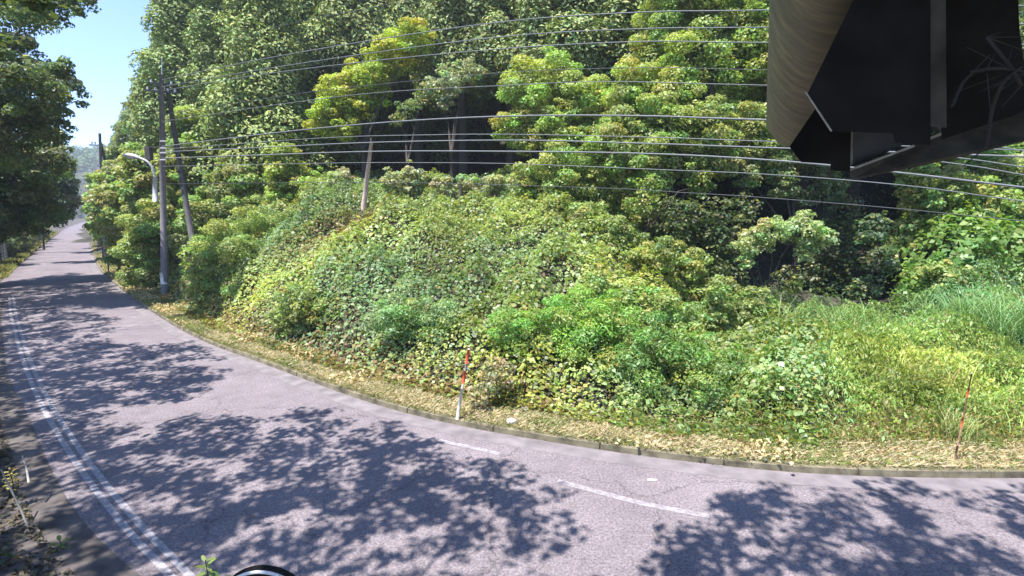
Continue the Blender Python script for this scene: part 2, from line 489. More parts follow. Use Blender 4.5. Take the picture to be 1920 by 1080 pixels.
def blob_leaves(blobs, per_m2, L, asp, base, var=.25, shell=.45, yel=.03, upw=.35, squash=1.0):
    """blobs: list of (center, (rx,ry,rz), colour multiplier). leaves in the outer shell of each blob"""
    Cs, Ns, Cc = [], [], []
    for c, r, cm in blobs:
        r = np.array(r, float)
        area = 4 * math.pi * (np.prod(r) ** (2 / 3)); n = max(6, int(area * per_m2))
        d = unit(rng.normal(size=(n, 3)))
        d[:, 2] = np.where(rng.random(n) < .35, np.abs(d[:, 2]), d[:, 2])
        rad = 1 - shell * rng.random((n, 1)) ** 1.5
        P = np.array(c) + d * r * rad
        Nn = unit(d * .8 + np.array([0, 0, upw]) + rng.normal(size=(n, 3)) * .45)
        Cs.append(P); Ns.append(Nn)
        Cc.append(jcol(np.array(base) * np.array(cm), n, var))
    C = np.concatenate(Cs); Nn = np.concatenate(Ns); cc = np.concatenate(Cc)
    y = rng.random(len(C)) < yel
    cc[y] = np.array([.42, .38, .12]) * rng.uniform(.5, 1.1, (y.sum(), 1))
    Ls = L * rng.uniform(.65, 1.25, len(C))
    V, F = quads(C, Nn, Ls, Ls * asp)
    return V, F, np.repeat(cc, 4, axis=0)
def subblobs(main, k=9, f=.42, flat=.8, jit=.15):
    """main: list of (center, r). Adds smaller clumps over each surface"""
    out = []
    for c, r in main:
        c = np.array(c)
        out.append((c, (r * .72, r * .72, r * .62), np.full(3, .8)))  # core leaves tinted darker, inner shade put into the colour
        d = unit(rng.normal(size=(k, 3)))
        # more even spread over the sphere
        ga = math.pi * (3 - math.sqrt(5)); ph = rng.random() * 6
        for i in range(k):
            z = 1 - 2 * (i + .5) / k; q = math.sqrt(1 - z * z)
            dd = unit(np.array([q * math.cos(ga * i + ph), q * math.sin(ga * i + ph), z]) + rng.normal(size=3) * jit)
            rr = r * f * rng.uniform(.75, 1.3)
            cm = np.array([rng.uniform(.8, 1.25), rng.uniform(.85, 1.15), rng.uniform(.8, 1.2)])
            out.append((c + dd * r * rng.uniform(.65, .9), (rr, rr, rr * flat), cm))
    return out
def limb_trunk(base, tops, r0, lean=None):
    """tapered trunk that forks to the given clump centres"""
    m = MB(); base = np.array(base, float)
    tops = [np.array(t, float) for t in tops]
    cen = np.mean(tops, axis=0); fork = base + (cen - base) * .45
    mid = base + (fork - base) * .5 + rng.normal(size=3) * r0 * .8
    m.tube([base - np.array([0, 0, .4]), base + (mid - base) * .1, mid, fork], [r0 * 1.25, r0, r0 * .8, r0 * .62], 9)
    for t in tops:
        q = fork + (t - fork) * .5 + rng.normal(size=3) * np.linalg.norm(t - fork) * .08 + np.array([0, 0, np.linalg.norm(t - fork) * .06])
        m.tube([fork - (fork - mid) * .12, q, t], [r0 * .5, r0 * .28, r0 * .07], 6)
    return m
def thing(name, loc, label, cat, group=None):
    e = empty(name, loc); tag(e, label, cat, group); return e

KUDZU = (.29, .365, .125); BRIGHT = (.36, .43, .115); MID = (.21, .27, .11); DARK = (.155, .21, .095); PALE = (.37, .41, .24)

def px_tree(name, circles, Y, label, cat='tree', col=KUDZU, L=.17, asp=.7, dens=55, k=13, base=None, r0=.16, dY=None, group=None, mat=None, f=.42, yel=.03, bark=None, flat=.6, jit=.3, upw=.4, skirt=False):
    """a tree or bush: crown clumps of the given sizes at distance Y"""
    main = []; skirts = []
    for q, c in enumerate(circles):
        yy = Y + (c[3] if len(c) > 3 else rng.uniform(-.6, .6) if dY is None else rng.uniform(-dY, dY))
        p = at(c[0], c[1], yy); main.append((p, c[2] / 960 * yy / 1.0))
        if skirt:
            r_ = main[-1][1]; zt = max(.1, float(terr(p[0], p[1]))); z_ = p[2] - r_ * 1.0
            if kerb_clear(p[0], p[1]) < r_ * .6: z_ = -9
            while z_ > zt - .1 and len(skirts) < 60:
                skirts.append((np.array([p[0] + rng.uniform(-.3, .3) * r_, p[1] + rng.uniform(-.3, .3) * r_, z_]), r_ * rng.uniform(.8, 1.05))); z_ -= r_ * 1.1
    cen = np.mean([p for p, r in main], axis=0)
    low = min(main, key=lambda m: m[0][2])[0]
    bx, by = (cen[0] * .5 + low[0] * .5, cen[1] + .2) if base is None else base
    bz = float(terr(bx, by)) if tdist(bx, by) > 1 else .1
    e = thing(name, (bx, by, bz), label, cat, group)
    sb = subblobs(main + skirts, k, f, flat, jit)
    for p, r in main + skirts:                      # stray sprays between and beyond the clumps
        for _ in range(9):
            q_ = r * rng.uniform(.14, .36)
            sb.append((p + unit(rng.normal(size=3)) * r * rng.uniform(.6, 1.22), (q_, q_ * rng.uniform(.7, 1.2), q_ * .6), np.array([rng.uniform(.85, 1.2), rng.uniform(.9, 1.15), 1])))
    V, F, C = blob_leaves(sb, dens * 1.5, L * .82, asp, col, yel=yel, upw=upw)
    np_mesh("crown", V, F, mat or M_leaf, e, C)
    tops = [p for p, r in main][:9]
    limb_trunk((bx, by, bz), tops, r0).build("trunk", bark or M_bark, e, smooth=True)
    return e

# ------------------------------------------------------------------ wooded hill far up the valley
hv = []; nx_, ny_ = 60, 26
for j in range(ny_):
    for i in range(nx_):
        x = -700 + i * 13; y = 330 + j * 14
        prof = math.exp(-((x + 330) / 190) ** 2)
        z = -2 + 62 * prof * (1 - math.exp(-j / 6.0)) + float(fbm(np.array(x * .05), np.array(y * .05))) * 14 * min(1, j / 3)
        hv.append((x, y, z))
hm = MB(); hm.add(hv, [(j * nx_ + i, j * nx_ + i + 1, (j + 1) * nx_ + i + 1, (j + 1) * nx_ + i) for j in range(ny_ - 1) for i in range(nx_ - 1)])
tag(hm.build("hills", M_forest, smooth=True), kind='structure')
HV = np.array(hv).reshape(ny_, nx_, 3)
bl = []
for _ in range(1100):
    i = rng.uniform(0, nx_ - 1.01); j = rng.uniform(0, 14)
    p = HV[int(j), int(i)] * (1 - (i % 1)) + HV[int(j), int(i) + 1] * (i % 1)
    p = p + np.array([rng.uniform(-5, 5), (j % 1) * 14, 3])
    r = rng.uniform(4, 7); bl.append((p, (r, r, r * 1.2), np.full(3, rng.uniform(.8, 1.2))))
V, F, C = blob_leaves(bl, .16, 2.2, .9, (.10, .17, .055), yel=0)
tag(np_mesh("forest", V, F, M_needle, None, C), "hazy green wood on the far hill at the end of the road", "woodland", kind='stuff')

# ------------------------------------------------------------------ ground cover on the bank
def cover_height(x, y, t, a):
    """height of the leafy surface above the soil"""
    lump = fbm(x * .55, y * .55, 3); small = fbm(x * 1.7 + 9, y * 1.7, 2)
    edge = sstep(1.1, 2.9 - .6 * sstep(-.1, .2, a), t)
    h = .12 + edge * (.35 + 2.3 * (lump - .35) + 1.1 * (small - .5)) + .35 * edge * sstep(.4, .55, a)
    return np.maximum(h, .06)
def scatter_cover(name, n, xr, yr, accept, L, asp, colfn, label, cat, depth=.35, up=.8, tilt=.55, hk=1.0, upv=None, mat=None, fold=.15):
    x = rng.uniform(*xr, n); y = rng.uniform(*yr, n); t = tdist(x, y); a = x / np.maximum(y, 3)
    k = accept(x, y, t, a); x, y, t, a = x[k], y[k], t[k], a[k]
    h = cover_height(x, y, t, a) * hk
    e = .25
    hx = cover_height(x + e, y, t, a) * hk + terr(x + e, y); hy = cover_height(x, y + e, t, a) * hk + terr(x, y + e)
    z0 = np.maximum(terr(x, y), .12); z = z0 + h
    nx, ny = -(hx - z) / e, -(hy - z) / e
    Nn = unit(unit(np.stack([nx, ny, np.ones_like(nx)], 1)) + np.array([0, 0, up - .5]) + rng.normal(size=(len(x), 3)) * tilt)
    d = rng.random(len(x)) ** 1.6 * depth * np.clip(h / .5, .3, 1.6)
    P = np.stack([x, y, z - d + .02], 1)
    cc = colfn(x, y, t, a, d)
    Ls = L * (.55 + 1.1 * rng.random(len(x)) ** 1.8) * (.75 + .5 * fbm(x * .35 + 7, y * .35))
    V, F = quads(P, Nn, Ls, Ls * asp, fold, up=upv)
    return tag(np_mesh(name, V, F, mat or M_leaf, None, np.repeat(cc, 4, axis=0)), label, cat, kind='stuff')
def patchy(x, y, n, base, var=.22):
    c = jcol(base, n, var, .12)
    f = fbm(x * .22 + 3, y * .22, 3)[:, None]; g_ = fbm(x * .4 + 31, y * .4 + 8, 2)[:, None]
    c = c * (1 + (f - .5) * np.array([[1.3, .75, -.3]]))
    c = c * (1 + (g_ - .5) * np.array([[.9, .9, 1.4]]))
    return c
def kudzu_col(x, y, t, a, d):
    n = len(x); c = patchy(x, y, n, (.31, .385, .13))
    w = rng.random(n)
    pale = w < .07; c[pale] = np.array([.42, .46, .34]) * rng.uniform(.7, 1.1, (pale.sum(), 1))
    yl = (w > .955); c[yl] = np.array([.36, .28, .07]) * rng.uniform(.6, 1.1, (yl.sum(), 1))
    # withered leaves hang at the road edge and in one patch high on the bank
    P = gr(655, 415, 4.8); brown = np.exp(-(((x - P[0]) / 1.9) ** 2 + ((y - P[1]) / 1.3) ** 2))
    br = (rng.random(n) < brown * .8) | (rng.random(n) < sstep(2.6, 1.4, t) * .6 * sstep(.25, -.1, a))
    br |= (rng.random(n) < .2) & (d > .3)
    c[br] = np.array([.33, .23, .10]) * rng.uniform(.35, 1.15, (br.sum(), 1))
    return c
tag_acc = lambda x, y, t, a: (t > 1.15 - .25 * sstep(0, .3, a) + .5 * (fbm(x * 1.1, y * 1.1) - .5) - .35 * sstep(-.2, -.4, a)) & (t < 24) & (a < .62 + .12 * (fbm(x * .6, y * .6) - .5)) & (a > -.82) & \
    (np.where(a > .3, t < 11.5 - 6 * sstep(.3, .6, a) + 4 * fbm(x * .4, y * .4), True)) & ((y < 42) | (t < 9))
scatter_cover("kudzu_cover", 800000, (-45, 13), (9.5, 48), tag_acc, .13, .8, kudzu_col,
              "mass of kudzu leaves smothering the sunlit bank above the road", "kudzu")
def weed_col(x, y, t, a, d):
    n = len(x); c = patchy(x, y, n, (.33, .45, .135))
    P = gr(1720, 700, .8); yel = np.exp(-(((x - P[0]) / 3.2) ** 2 + ((y - P[1]) / 2.0) ** 2))[:, None]
    c = c * (1 + yel * np.array([[.75, .28, -.1]]))
    P = gr(1500, 640, .8); gg = np.exp(-(((x - P[0]) / 2.5) ** 2 + ((y - P[1]) / 2.0) ** 2))[:, None]
    c = c * (1 + gg * np.array([[-.25, 0, .4]]))
    w = rng.random(n); b = (w < .05) | (rng.random(n) < sstep(2.6, 1.6, t) * .5)
    c[b] = np.array([.42, .33, .15]) * rng.uniform(.5, 1.1, (b.sum(), 1))
    return c
scatter_cover("roadside_weeds", 300000, (3, 30), (9, 23), lambda x, y, t, a: (t > 1.2) & (t < 10.5) & (a > .40 + .12 * (fbm(x * .6, y * .6) - .5)) & (a < 1.25),
              .12, .32, weed_col, "fine yellow-green weeds covering the low ground right of the bank", "weeds", depth=.5, up=.5, tilt=.8, hk=.85, upv=np.array([0, 0, 1.3]))
scatter_cover("kudzu_cover", 120000, (14, 45), (13, 34), lambda x, y, t, a: (t > 9.5) & (t < 21) & (a > .76 + .06 * (fbm(x * .6, y * .6) - .5)) & (a < 1.3),
              .2, .85, lambda x, y, t, a, d: patchy(x, y, len(x), (0.210, 0.330, 0.075)), "kudzu leaves over the steep slope at the right edge", "kudzu", hk=1.4)
# sparse leaves and ferns in the shaded hollow and under the trees
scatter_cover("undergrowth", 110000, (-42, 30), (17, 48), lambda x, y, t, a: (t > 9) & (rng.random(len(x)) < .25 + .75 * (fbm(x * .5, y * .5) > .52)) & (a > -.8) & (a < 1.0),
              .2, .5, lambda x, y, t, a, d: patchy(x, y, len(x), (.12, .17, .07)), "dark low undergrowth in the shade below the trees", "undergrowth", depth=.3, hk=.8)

# ------------------------------------------------------------------ dry grass on the verge
def along(si, off):
    j = si.astype(int); f = (si - j)[:, None]
    return (K[j] + NRM[j] * off[:, None]) * (1 - f) + (K[j + 1] + NRM[j + 1] * off[:, None]) * f
def blades(n, i0, i1, o0, o1, h, w, colfn, z=.13, bend=.5):
    si = rng.uniform(i0, i1, n); j = si.astype(int); f = (si - j)[:, None]
    off = rng.uniform(o0, o1, n)
    k0 = K[j] * (1 - f) + K[j + 1] * f; nn = NRM[j]
    p = k0 + nn * off[:, None]
    hh = h * rng.uniform(.4, 1.3, n) * (.6 + .8 * fbm(p[:, 0] * 1.2, p[:, 1] * 1.2))
    ang = rng.uniform(0, 2 * math.pi, n); dv = np.stack([np.cos(ang), np.sin(ang)], 1); pv = np.stack([-dv[:, 1], dv[:, 0]], 1)
    b = bend * hh[:, None] * rng.uniform(.2, 1.6, (n, 1))
    zz = np.full((n, 1), z)
    w = w * rng.uniform(.6, 1.3, (n, 1))
    A = np.c_[p - pv * w / 2, zz]; B = np.c_[p + pv * w / 2, zz]
    Mm = np.c_[p + dv * b * .4 + pv * w * .35, zz + hh[:, None] * .65]; Tt = np.c_[p + dv * b, zz + hh[:, None]]
    V = np.stack([A, B, Mm, Tt], 1).reshape(-1, 3)
    return V, np.arange(4 * n).reshape(n, 4), np.repeat(colfn(p, off), 4, axis=0)
def drycol(p, off):
    n = len(p); c = jcol((.47, .395, .25), n, .35, .1)
    g_ = rng.random(n) < .16 + .5 * (fbm(p[:, 0] * .5 + 4, p[:, 1] * .5) > .56) + .12 * (off > 1.0)
    c[g_] = jcol((.17, .22, .06), g_.sum(), .3)
    return c
i_r = int(np.argmin(abs(K[:, 0] - 13))); i_m = int(np.argmin(abs(K[:, 1] - 34))); i_f = int(np.argmin(abs(K[:, 1] - 100)))
V1, F1, C1 = blades(95000, i_r, i_m, .14, 1.75, .10, .017, drycol, bend=1.2)
V2, F2, C2 = blades(30000, i_m, i_f, .14, 2.2, .16, .05, drycol)
V3, F3, C3 = blades(9000, i_r, i_m, .06, .26, .06, .014, lambda p, o: jcol((.22, .22, .09), len(p), .3), z=.12, bend=1.6)
V = np.concatenate([V1, V2, V3]); F = np.concatenate([F1, F2 + len(V1), F3 + len(V1) + len(V2)]); C = np.concatenate([C1, C2, C3])
tag(np_mesh("dry_grass", V, F, M_grass, None, C), "dry straw coloured cut grass along the kerb", "grass", kind='stuff')
# withered leaves lying on the verge
n = 22000; si = rng.uniform(i_r, i_m, n); off = rng.uniform(.15, 2.6, n) ** 1.0
p = along(si, off) + rng.normal(size=(n, 2)) * .15
keep = (fbm(p[:, 0] * .5, p[:, 1] * .5) > .45 + .12 * sstep(-2, 4, p[:, 0])) & (p[:, 0] < 6); p = p[keep]; n = len(p)
Nn = unit(np.array([0, 0, .8]) + rng.normal(size=(n, 3)) * .6)
Ls = .10 * rng.uniform(.5, 1.4, n)
V, F = quads(np.c_[p, .17 + rng.random(n) * .16], Nn, Ls, Ls * .75, .3)
tag(np_mesh("dead_leaves", V, F, M_grass, None, np.repeat(jcol((.50, .40, .22), n, .4), 4, axis=0)), "pale withered leaves lying over the verge", "leaves", kind='stuff')
# yellow weeds along the far left edge of the road and litter on the near left
def leftcol(p, off):
    n = len(p); c = jcol((.33, .27, .08), n, .35); g_ = rng.random(n) < .45; c[g_] = jcol((.12, .17, .05), g_.sum(), .3); return c
il = int(np.argmin(abs(K[:, 1] - 44)))
m_ = -WID[il]
V, F, C = blades(22000, il, int(np.argmin(abs(K[:, 1] - 130))), m_ - 1.6, m_ + .15, .35, .07, leftcol, z=-.02)
tag(np_mesh("roadside_weeds", V, F, M_grass, None, C), "yellowing weeds along the far left edge of the road", "weeds", kind='stuff')
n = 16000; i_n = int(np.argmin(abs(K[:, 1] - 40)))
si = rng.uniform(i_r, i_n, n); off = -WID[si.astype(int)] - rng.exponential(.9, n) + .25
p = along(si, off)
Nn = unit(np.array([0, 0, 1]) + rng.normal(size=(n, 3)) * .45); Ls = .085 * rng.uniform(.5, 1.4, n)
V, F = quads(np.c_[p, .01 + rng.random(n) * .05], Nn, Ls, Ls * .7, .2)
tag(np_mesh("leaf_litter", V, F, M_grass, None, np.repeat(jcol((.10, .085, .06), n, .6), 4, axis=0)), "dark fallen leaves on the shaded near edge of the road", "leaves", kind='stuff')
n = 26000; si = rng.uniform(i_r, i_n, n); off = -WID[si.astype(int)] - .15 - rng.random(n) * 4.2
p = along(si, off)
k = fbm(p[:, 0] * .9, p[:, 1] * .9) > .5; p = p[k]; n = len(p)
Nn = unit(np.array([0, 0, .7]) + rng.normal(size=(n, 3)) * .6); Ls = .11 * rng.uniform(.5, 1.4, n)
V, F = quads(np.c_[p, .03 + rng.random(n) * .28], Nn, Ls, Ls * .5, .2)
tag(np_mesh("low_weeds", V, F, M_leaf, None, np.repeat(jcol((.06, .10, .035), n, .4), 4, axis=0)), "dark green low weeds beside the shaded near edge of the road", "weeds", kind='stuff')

# ------------------------------------------------------------------ bushes along the road side of the bank
G = 'bushes of the roadside bank'
def bush(circles, Y, label, col=KUDZU, **kw):
    kw.setdefault('L', .13); kw.setdefault('dens', 95); kw.setdefault('k', 12); kw.setdefault('r0', .035)
    return px_tree('bush', circles, Y, label, 'bush', col, **kw)
bush([(985, 655, 62), (1040, 610, 60), (960, 610, 45), (1005, 720, 40)], 14.6, "feathery bright green bush just right of the red and white snow pole", (0.252, 0.415, 0.101), asp=.34, L=.15)
bush([(1110, 650, 66), (1090, 590, 55), (1150, 600, 50)], 14.4, "bright feathery bush with a dark gap open below it, mid bank", (0.274, 0.434, 0.101), asp=.34, L=.15)
bush([(1200, 700, 62), (1230, 640, 55), (1180, 755, 30)], 13.6, "dense green bush over the dark patch above the straw verge", (0.200, 0.330, 0.101), asp=.45)
bush([(1330, 720, 60), (1300, 660, 50), (1370, 680, 45)], 13.4, "green bush with small leaves left of the yellow weeds", (0.252, 0.377, 0.112), asp=.45)
bush([(770, 590, 50), (830, 600, 45), (720, 600, 40)], 16.5, "pale blue-green bush low on the bank left of the snow pole", (0.252, 0.386, 0.172), asp=.5)
bush([(930, 700, 34), (900, 740, 25)], 13.2, "withered brown bush right behind the red and white snow pole", (.36, .32, .19), asp=.7, dens=60)
bush([(1600, 700, 60), (1560, 650, 40), (1650, 680, 40)], 14.5, "green weedy bush in the middle of the yellow weeds", (0.252, 0.377, 0.101), asp=.4)

bush([(425, 500, 42), (465, 535, 40), (405, 555, 28), (505, 560, 34), (450, 470, 36), (380, 500, 26)], 25.5, "rounded kudzu bush over the brown withered patch at the left foot of the bank", skirt=True)
bush([(560, 560, 36), (610, 585, 34), (530, 590, 26)], 20, "low kudzu bush on the bank foot above the straw verge", skirt=True)
bush([(1450, 690, 46), (1490, 740, 40), (1420, 740, 36)], 13.6, "leafy green bush left of the middle weeds, near the verge", (.19, .30, .08), asp=.4, skirt=True)
bush([(1740, 720, 42), (1700, 760, 32), (1790, 740, 36)], 13.0, "small-leaved yellow-green weed bush left of the thin marker pole", (.30, .36, .09), asp=.4, L=.10, skirt=True)
bush([(1860, 690, 46), (1900, 740, 42)], 13.2, "small-leaved weed bush right of the thin marker pole", (.26, .34, .09), asp=.4, L=.10, skirt=True)
bush([(430, 440, 40), (480, 415, 38), (535, 425, 36), (395, 470, 34), (470, 465, 40), (530, 470, 34)], 28.5, "wide bright kudzu bush on the left shoulder of the bank, right of the brace pole", (.32, .41, .125), skirt=True, dens=70)
bush([(600, 400, 34), (570, 440, 34), (630, 430, 28)], 27.5, "kudzu bush on the bank crest left of the bare wooden post", (.31, .38, .13), skirt=True, dens=70)
bush([(1180, 560, 40), (1240, 575, 40), (1290, 600, 36), (1120, 540, 36)], 16.5, "long kudzu bush on the right flank of the bank above the feathery bushes", (.30, .40, .12), skirt=True)
# vine covered mounds on the left, along the kerb
VM = 'vine-covered mounds lining the kerb beyond the lamp pole'
def mound(circles, Y, label, col=KUDZU, **kw):
    kw.setdefault('L', .21); kw.setdefault('dens', 50); kw.setdefault('k', 14); kw.setdefault('r0', .14); kw.setdefault('yel', .04); kw.setdefault('skirt', True)
    return px_tree('vine_covered_bush', circles, Y, label, 'bush', col, **kw)
mound([(368, 462, 42), (385, 410, 42), (410, 475, 42), (360, 530, 24), (395, 535, 26), (372, 476, 26, -2.6), (388, 500, 24, -2.4)], 33.4, "vine-covered mound right of the lamp pole's foot")
mound([(265, 470, 42), (285, 420, 42), (255, 520, 24), (292, 515, 24)], 34, "rounded vine-covered bush directly left of the lamp pole", dY=.8)
mound([(225, 430, 36), (240, 380, 40), (222, 480, 22)], 41, "second vine-covered bush left of the lamp pole", L=.3, dens=28)
mound([(205, 370, 34), (200, 420, 26), (215, 335, 28)], 52, "third vine-covered bush back from the lamp pole", L=.36, dens=20)
mound([(188, 345, 22), (186, 385, 20), (182, 410, 12)], 72, "farthest vine-covered bush at the inside of the bend", L=.5, dens=11)
mound([(280, 340, 45), (320, 350, 40), (265, 300, 30)], 38, "tall vine mound behind the street lamp arm", L=.28, dens=28)
mound([(370, 340, 42), (420, 360, 45), (335, 300, 35)], 35, "vine-draped mound behind the leaning brace pole", L=.26)
mound([(380, 250, 48), (430, 235, 42), (475, 260, 40), (410, 290, 45), (345, 235, 35)], 37, "high leafy vine mound above the brace pole", L=.28, dens=30)
mound([(455, 345, 45), (490, 330, 35), (500, 380, 35), (430, 320, 30)], 33.5, "vine mound at the left end of the bank top")
mound([(530, 295, 30), (545, 335, 42), (525, 370, 34), (578, 350, 34), (590, 380, 22)], 32, "upright bright vine column left of the bare wooden post", BRIGHT)
mound([(640, 345, 30), (665, 365, 24), (620, 372, 26)], 31, "low pale shrub left of the bare wooden post", PALE)
mound([(740, 345, 28), (775, 335, 26), (720, 365, 20)], 31, "pale-leaved shrub right of the bare wooden post", PALE)
mound([(830, 352, 22), (880, 350, 24), (930, 352, 26), (980, 345, 24)], 30.5, "row of pale leaves along the crest of the bank", PALE)
mound([(240, 290, 32), (258, 250, 34), (222, 322, 22)], 58, "grey-green tree-high vine mound against the sky", MID, L=.36, dens=18)
mound([(290, 240, 40), (320, 200, 36), (275, 205, 30)], 46, "vine-hung tree behind the pole top", MID, L=.3, dens=22)

# ------------------------------------------------------------------ individual broadleaf trees
px_tree('broadleaf_tree', [(775, 75, 34), (742, 98, 36), (706, 128, 38), (682, 168, 42), (636, 188, 42), (612, 222, 34), (668, 205, 36), (650, 240, 26)], 34,
        "leaning yellow-green tree climbing across the dark cedar wood", col=(0.399, 0.452, 0.071), L=.2, dens=48, r0=.2)
px_tree('broadleaf_tree', [(522, 195, 36), (508, 175, 26), (545, 215, 26)], 36, "round blue-green tree above the left end of the bank", col=(0.148, 0.264, 0.122), L=.16, dens=70)
px_tree('broadleaf_tree', [(850, 150, 30), (885, 135, 24), (815, 165, 24), (835, 185, 16)], 33, "sparse pale tree spray over the dark gap", col=PALE, L=.22, dens=30, f=.36, k=8)
px_tree('broadleaf_tree', [(765, 205, 22), (790, 185, 18), (745, 225, 14)], 33, "small thin tree in the dark gap beside the yellow-green tree", col=MID, L=.22, dens=26, f=.4, k=7)
px_tree('broadleaf_tree', [(990, 165, 50), (1045, 150, 46), (1092, 178, 42), (1005, 205, 40), (950, 238, 28), (1075, 225, 38), (1130, 205, 36), (1030, 245, 40), (985, 262, 30), (1120, 245, 36), (1075, 275, 36)], 28,
        "broad yellow-green tree crown left of the tall vine wall", col=BRIGHT, L=.17, dens=62, r0=.2)
px_tree('broadleaf_tree', [(1245, 50, 56), (1320, 10, 60), (1395, 50, 56), (1300, 100, 60), (1225, 120, 52), (1370, 115, 56), (1430, 120, 50), (1340, -60, 60), (1440, -10, 60), (1260, -40, 50), (1180, 165, 46), (1260, 175, 54), (1340, 175, 54), (1420, 185, 48), (1470, 60, 50), (1480, 150, 46)], 26,
        "tall tree buried in bright vines beside the timber beam", col=(.35, .43, .12), L=.17, dens=58, r0=.25, dY=.9)
px_tree('broadleaf_tree', [(1180, 220, 50), (1250, 230, 54), (1330, 235, 54), (1150, 275, 46), (1215, 290, 48), (1285, 290, 48), (1400, 240, 50), (1350, 290, 44), (1430, 285, 40), (1240, 335, 34), (1310, 335, 30)], 25,
        "wide vine-hung tree below the tall one, over the dark hollow", col=(.31, .385, .125), L=.165, dens=62, r0=.2, dY=.8)
px_tree('broadleaf_tree', [(1445, 300, 36), (1490, 275, 40), (1540, 310, 36), (1470, 345, 28), (1400, 330, 26), (1560, 350, 28), (1510, 370, 22)], 24.5,
        "grey-green tree whose lower boughs hang beneath the timber beam", col=(.24, .31, .14), L=.165, dens=55, r0=.16)
px_tree('broadleaf_tree', [(1040, 315, 44), (1090, 335, 42), (1150, 335, 38), (1015, 345, 30), (1125, 375, 30), (1060, 370, 30), (985, 330, 28), (1190, 330, 32)], 25.5,
        "low bright tree on the crest of the bank", col=(.33, .40, .12), L=.165, dens=62, r0=.12, skirt=True)
px_tree('shrub', [(1090, 410, 34), (1140, 425, 36), (1180, 455, 34), (1130, 470, 34)], 22.5, "kudzu-covered shrub where the bank crest starts to drop to the right", 'shrub', col=KUDZU, L=.15, dens=85, r0=.05, skirt=True)
px_tree('shrub', [(1215, 485, 34), (1255, 505, 34), (1190, 500, 30), (1290, 520, 30)], 20.5, "yellow-green kudzu shrub halfway down the falling crest of the bank", 'shrub', col=(.34, .40, .12), L=.15, dens=85, r0=.05, skirt=True)
px_tree('shrub', [(1420, 560, 26), (1450, 585, 26), (1380, 580, 30), (1340, 560, 28)], 18.5, "low shrub at the foot of the bank crest, left of the arching grass stems", 'shrub', col=KUDZU, L=.14, dens=85, r0=.04, skirt=True)
px_tree('broadleaf_tree', [(1190, 390, 26), (1215, 350, 28), (1180, 440, 18), (1310, 350, 24)], 23.5,
        "thin young tree at the left mouth of the dark hollow", col=(0.252, 0.339, 0.091), L=.17, dens=34, f=.4, k=8, r0=.08)
px_tree('broadleaf_tree', [(1580, 20, 90), (1680, -40, 90), (1600, 110, 80), (1700, 60, 90), (1640, 190, 60), (1790, 0, 90), (1750, 130, 70), (1590, 210, 50)], 22.5,
        "tall tree added mostly out of sight behind the roof edge to shade the hollow", base=(22.5, 26.5), col=(0.203, 0.260, 0.098), L=.24, dens=32, r0=.25, dY=1.5)  # added tree, its crown keeps the sun off the hollow
px_tree('shrub', [(1405, 455, 28), (1445, 435, 32), (1500, 432, 34), (1540, 448, 24), (1400, 490, 14), (1510, 475, 18)], 19.5,
        "pale round-leaved shrub lit up in front of the dark hollow", 'shrub', col=(0.357, 0.443, 0.203), L=.15, dens=70, r0=.06, dY=.3)
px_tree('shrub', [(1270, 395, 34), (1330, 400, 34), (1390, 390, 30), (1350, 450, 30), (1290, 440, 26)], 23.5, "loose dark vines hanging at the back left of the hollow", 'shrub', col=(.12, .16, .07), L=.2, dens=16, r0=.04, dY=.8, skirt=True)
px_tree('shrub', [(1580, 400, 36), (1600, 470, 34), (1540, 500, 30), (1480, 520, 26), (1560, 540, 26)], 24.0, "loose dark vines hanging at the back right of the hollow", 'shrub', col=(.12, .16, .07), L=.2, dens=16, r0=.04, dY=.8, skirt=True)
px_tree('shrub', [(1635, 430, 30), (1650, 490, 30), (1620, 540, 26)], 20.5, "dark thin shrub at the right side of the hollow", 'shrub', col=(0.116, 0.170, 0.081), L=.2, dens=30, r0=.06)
px_tree('shrub', [(1250, 470, 30), (1300, 500, 34), (1350, 540, 30), (1395, 560, 24)], 19.5, "green shrub sloping down to the left mouth of the hollow", 'shrub', col=KUDZU, L=.15, dens=80, r0=.05)
px_tree('shrub', [(1740, 390, 48), (1790, 360, 44), (1720, 340, 34), (1705, 450, 34), (1760, 440, 40), (1820, 420, 40), (1800, 470, 36)], 22, "leafy vine shrub at the right edge of the hollow", 'shrub', col=(.32, .395, .13), L=.19, dens=52, r0=.1)
px_tree('shrub', [(1860, 400, 52), (1900, 340, 46), (1840, 460, 40)], 22, "big vine shrub at the far right below the roof edge", 'shrub', col=(.32, .395, .13), L=.19, dens=52, r0=.1)
px_tree('shrub', [(1770, 520, 36), (1830, 530, 40), (1720, 530, 28)], 19.5, "low vine shrub above the yellow weeds", 'shrub', col=(.32, .395, .13), L=.17, dens=60, r0=.06)

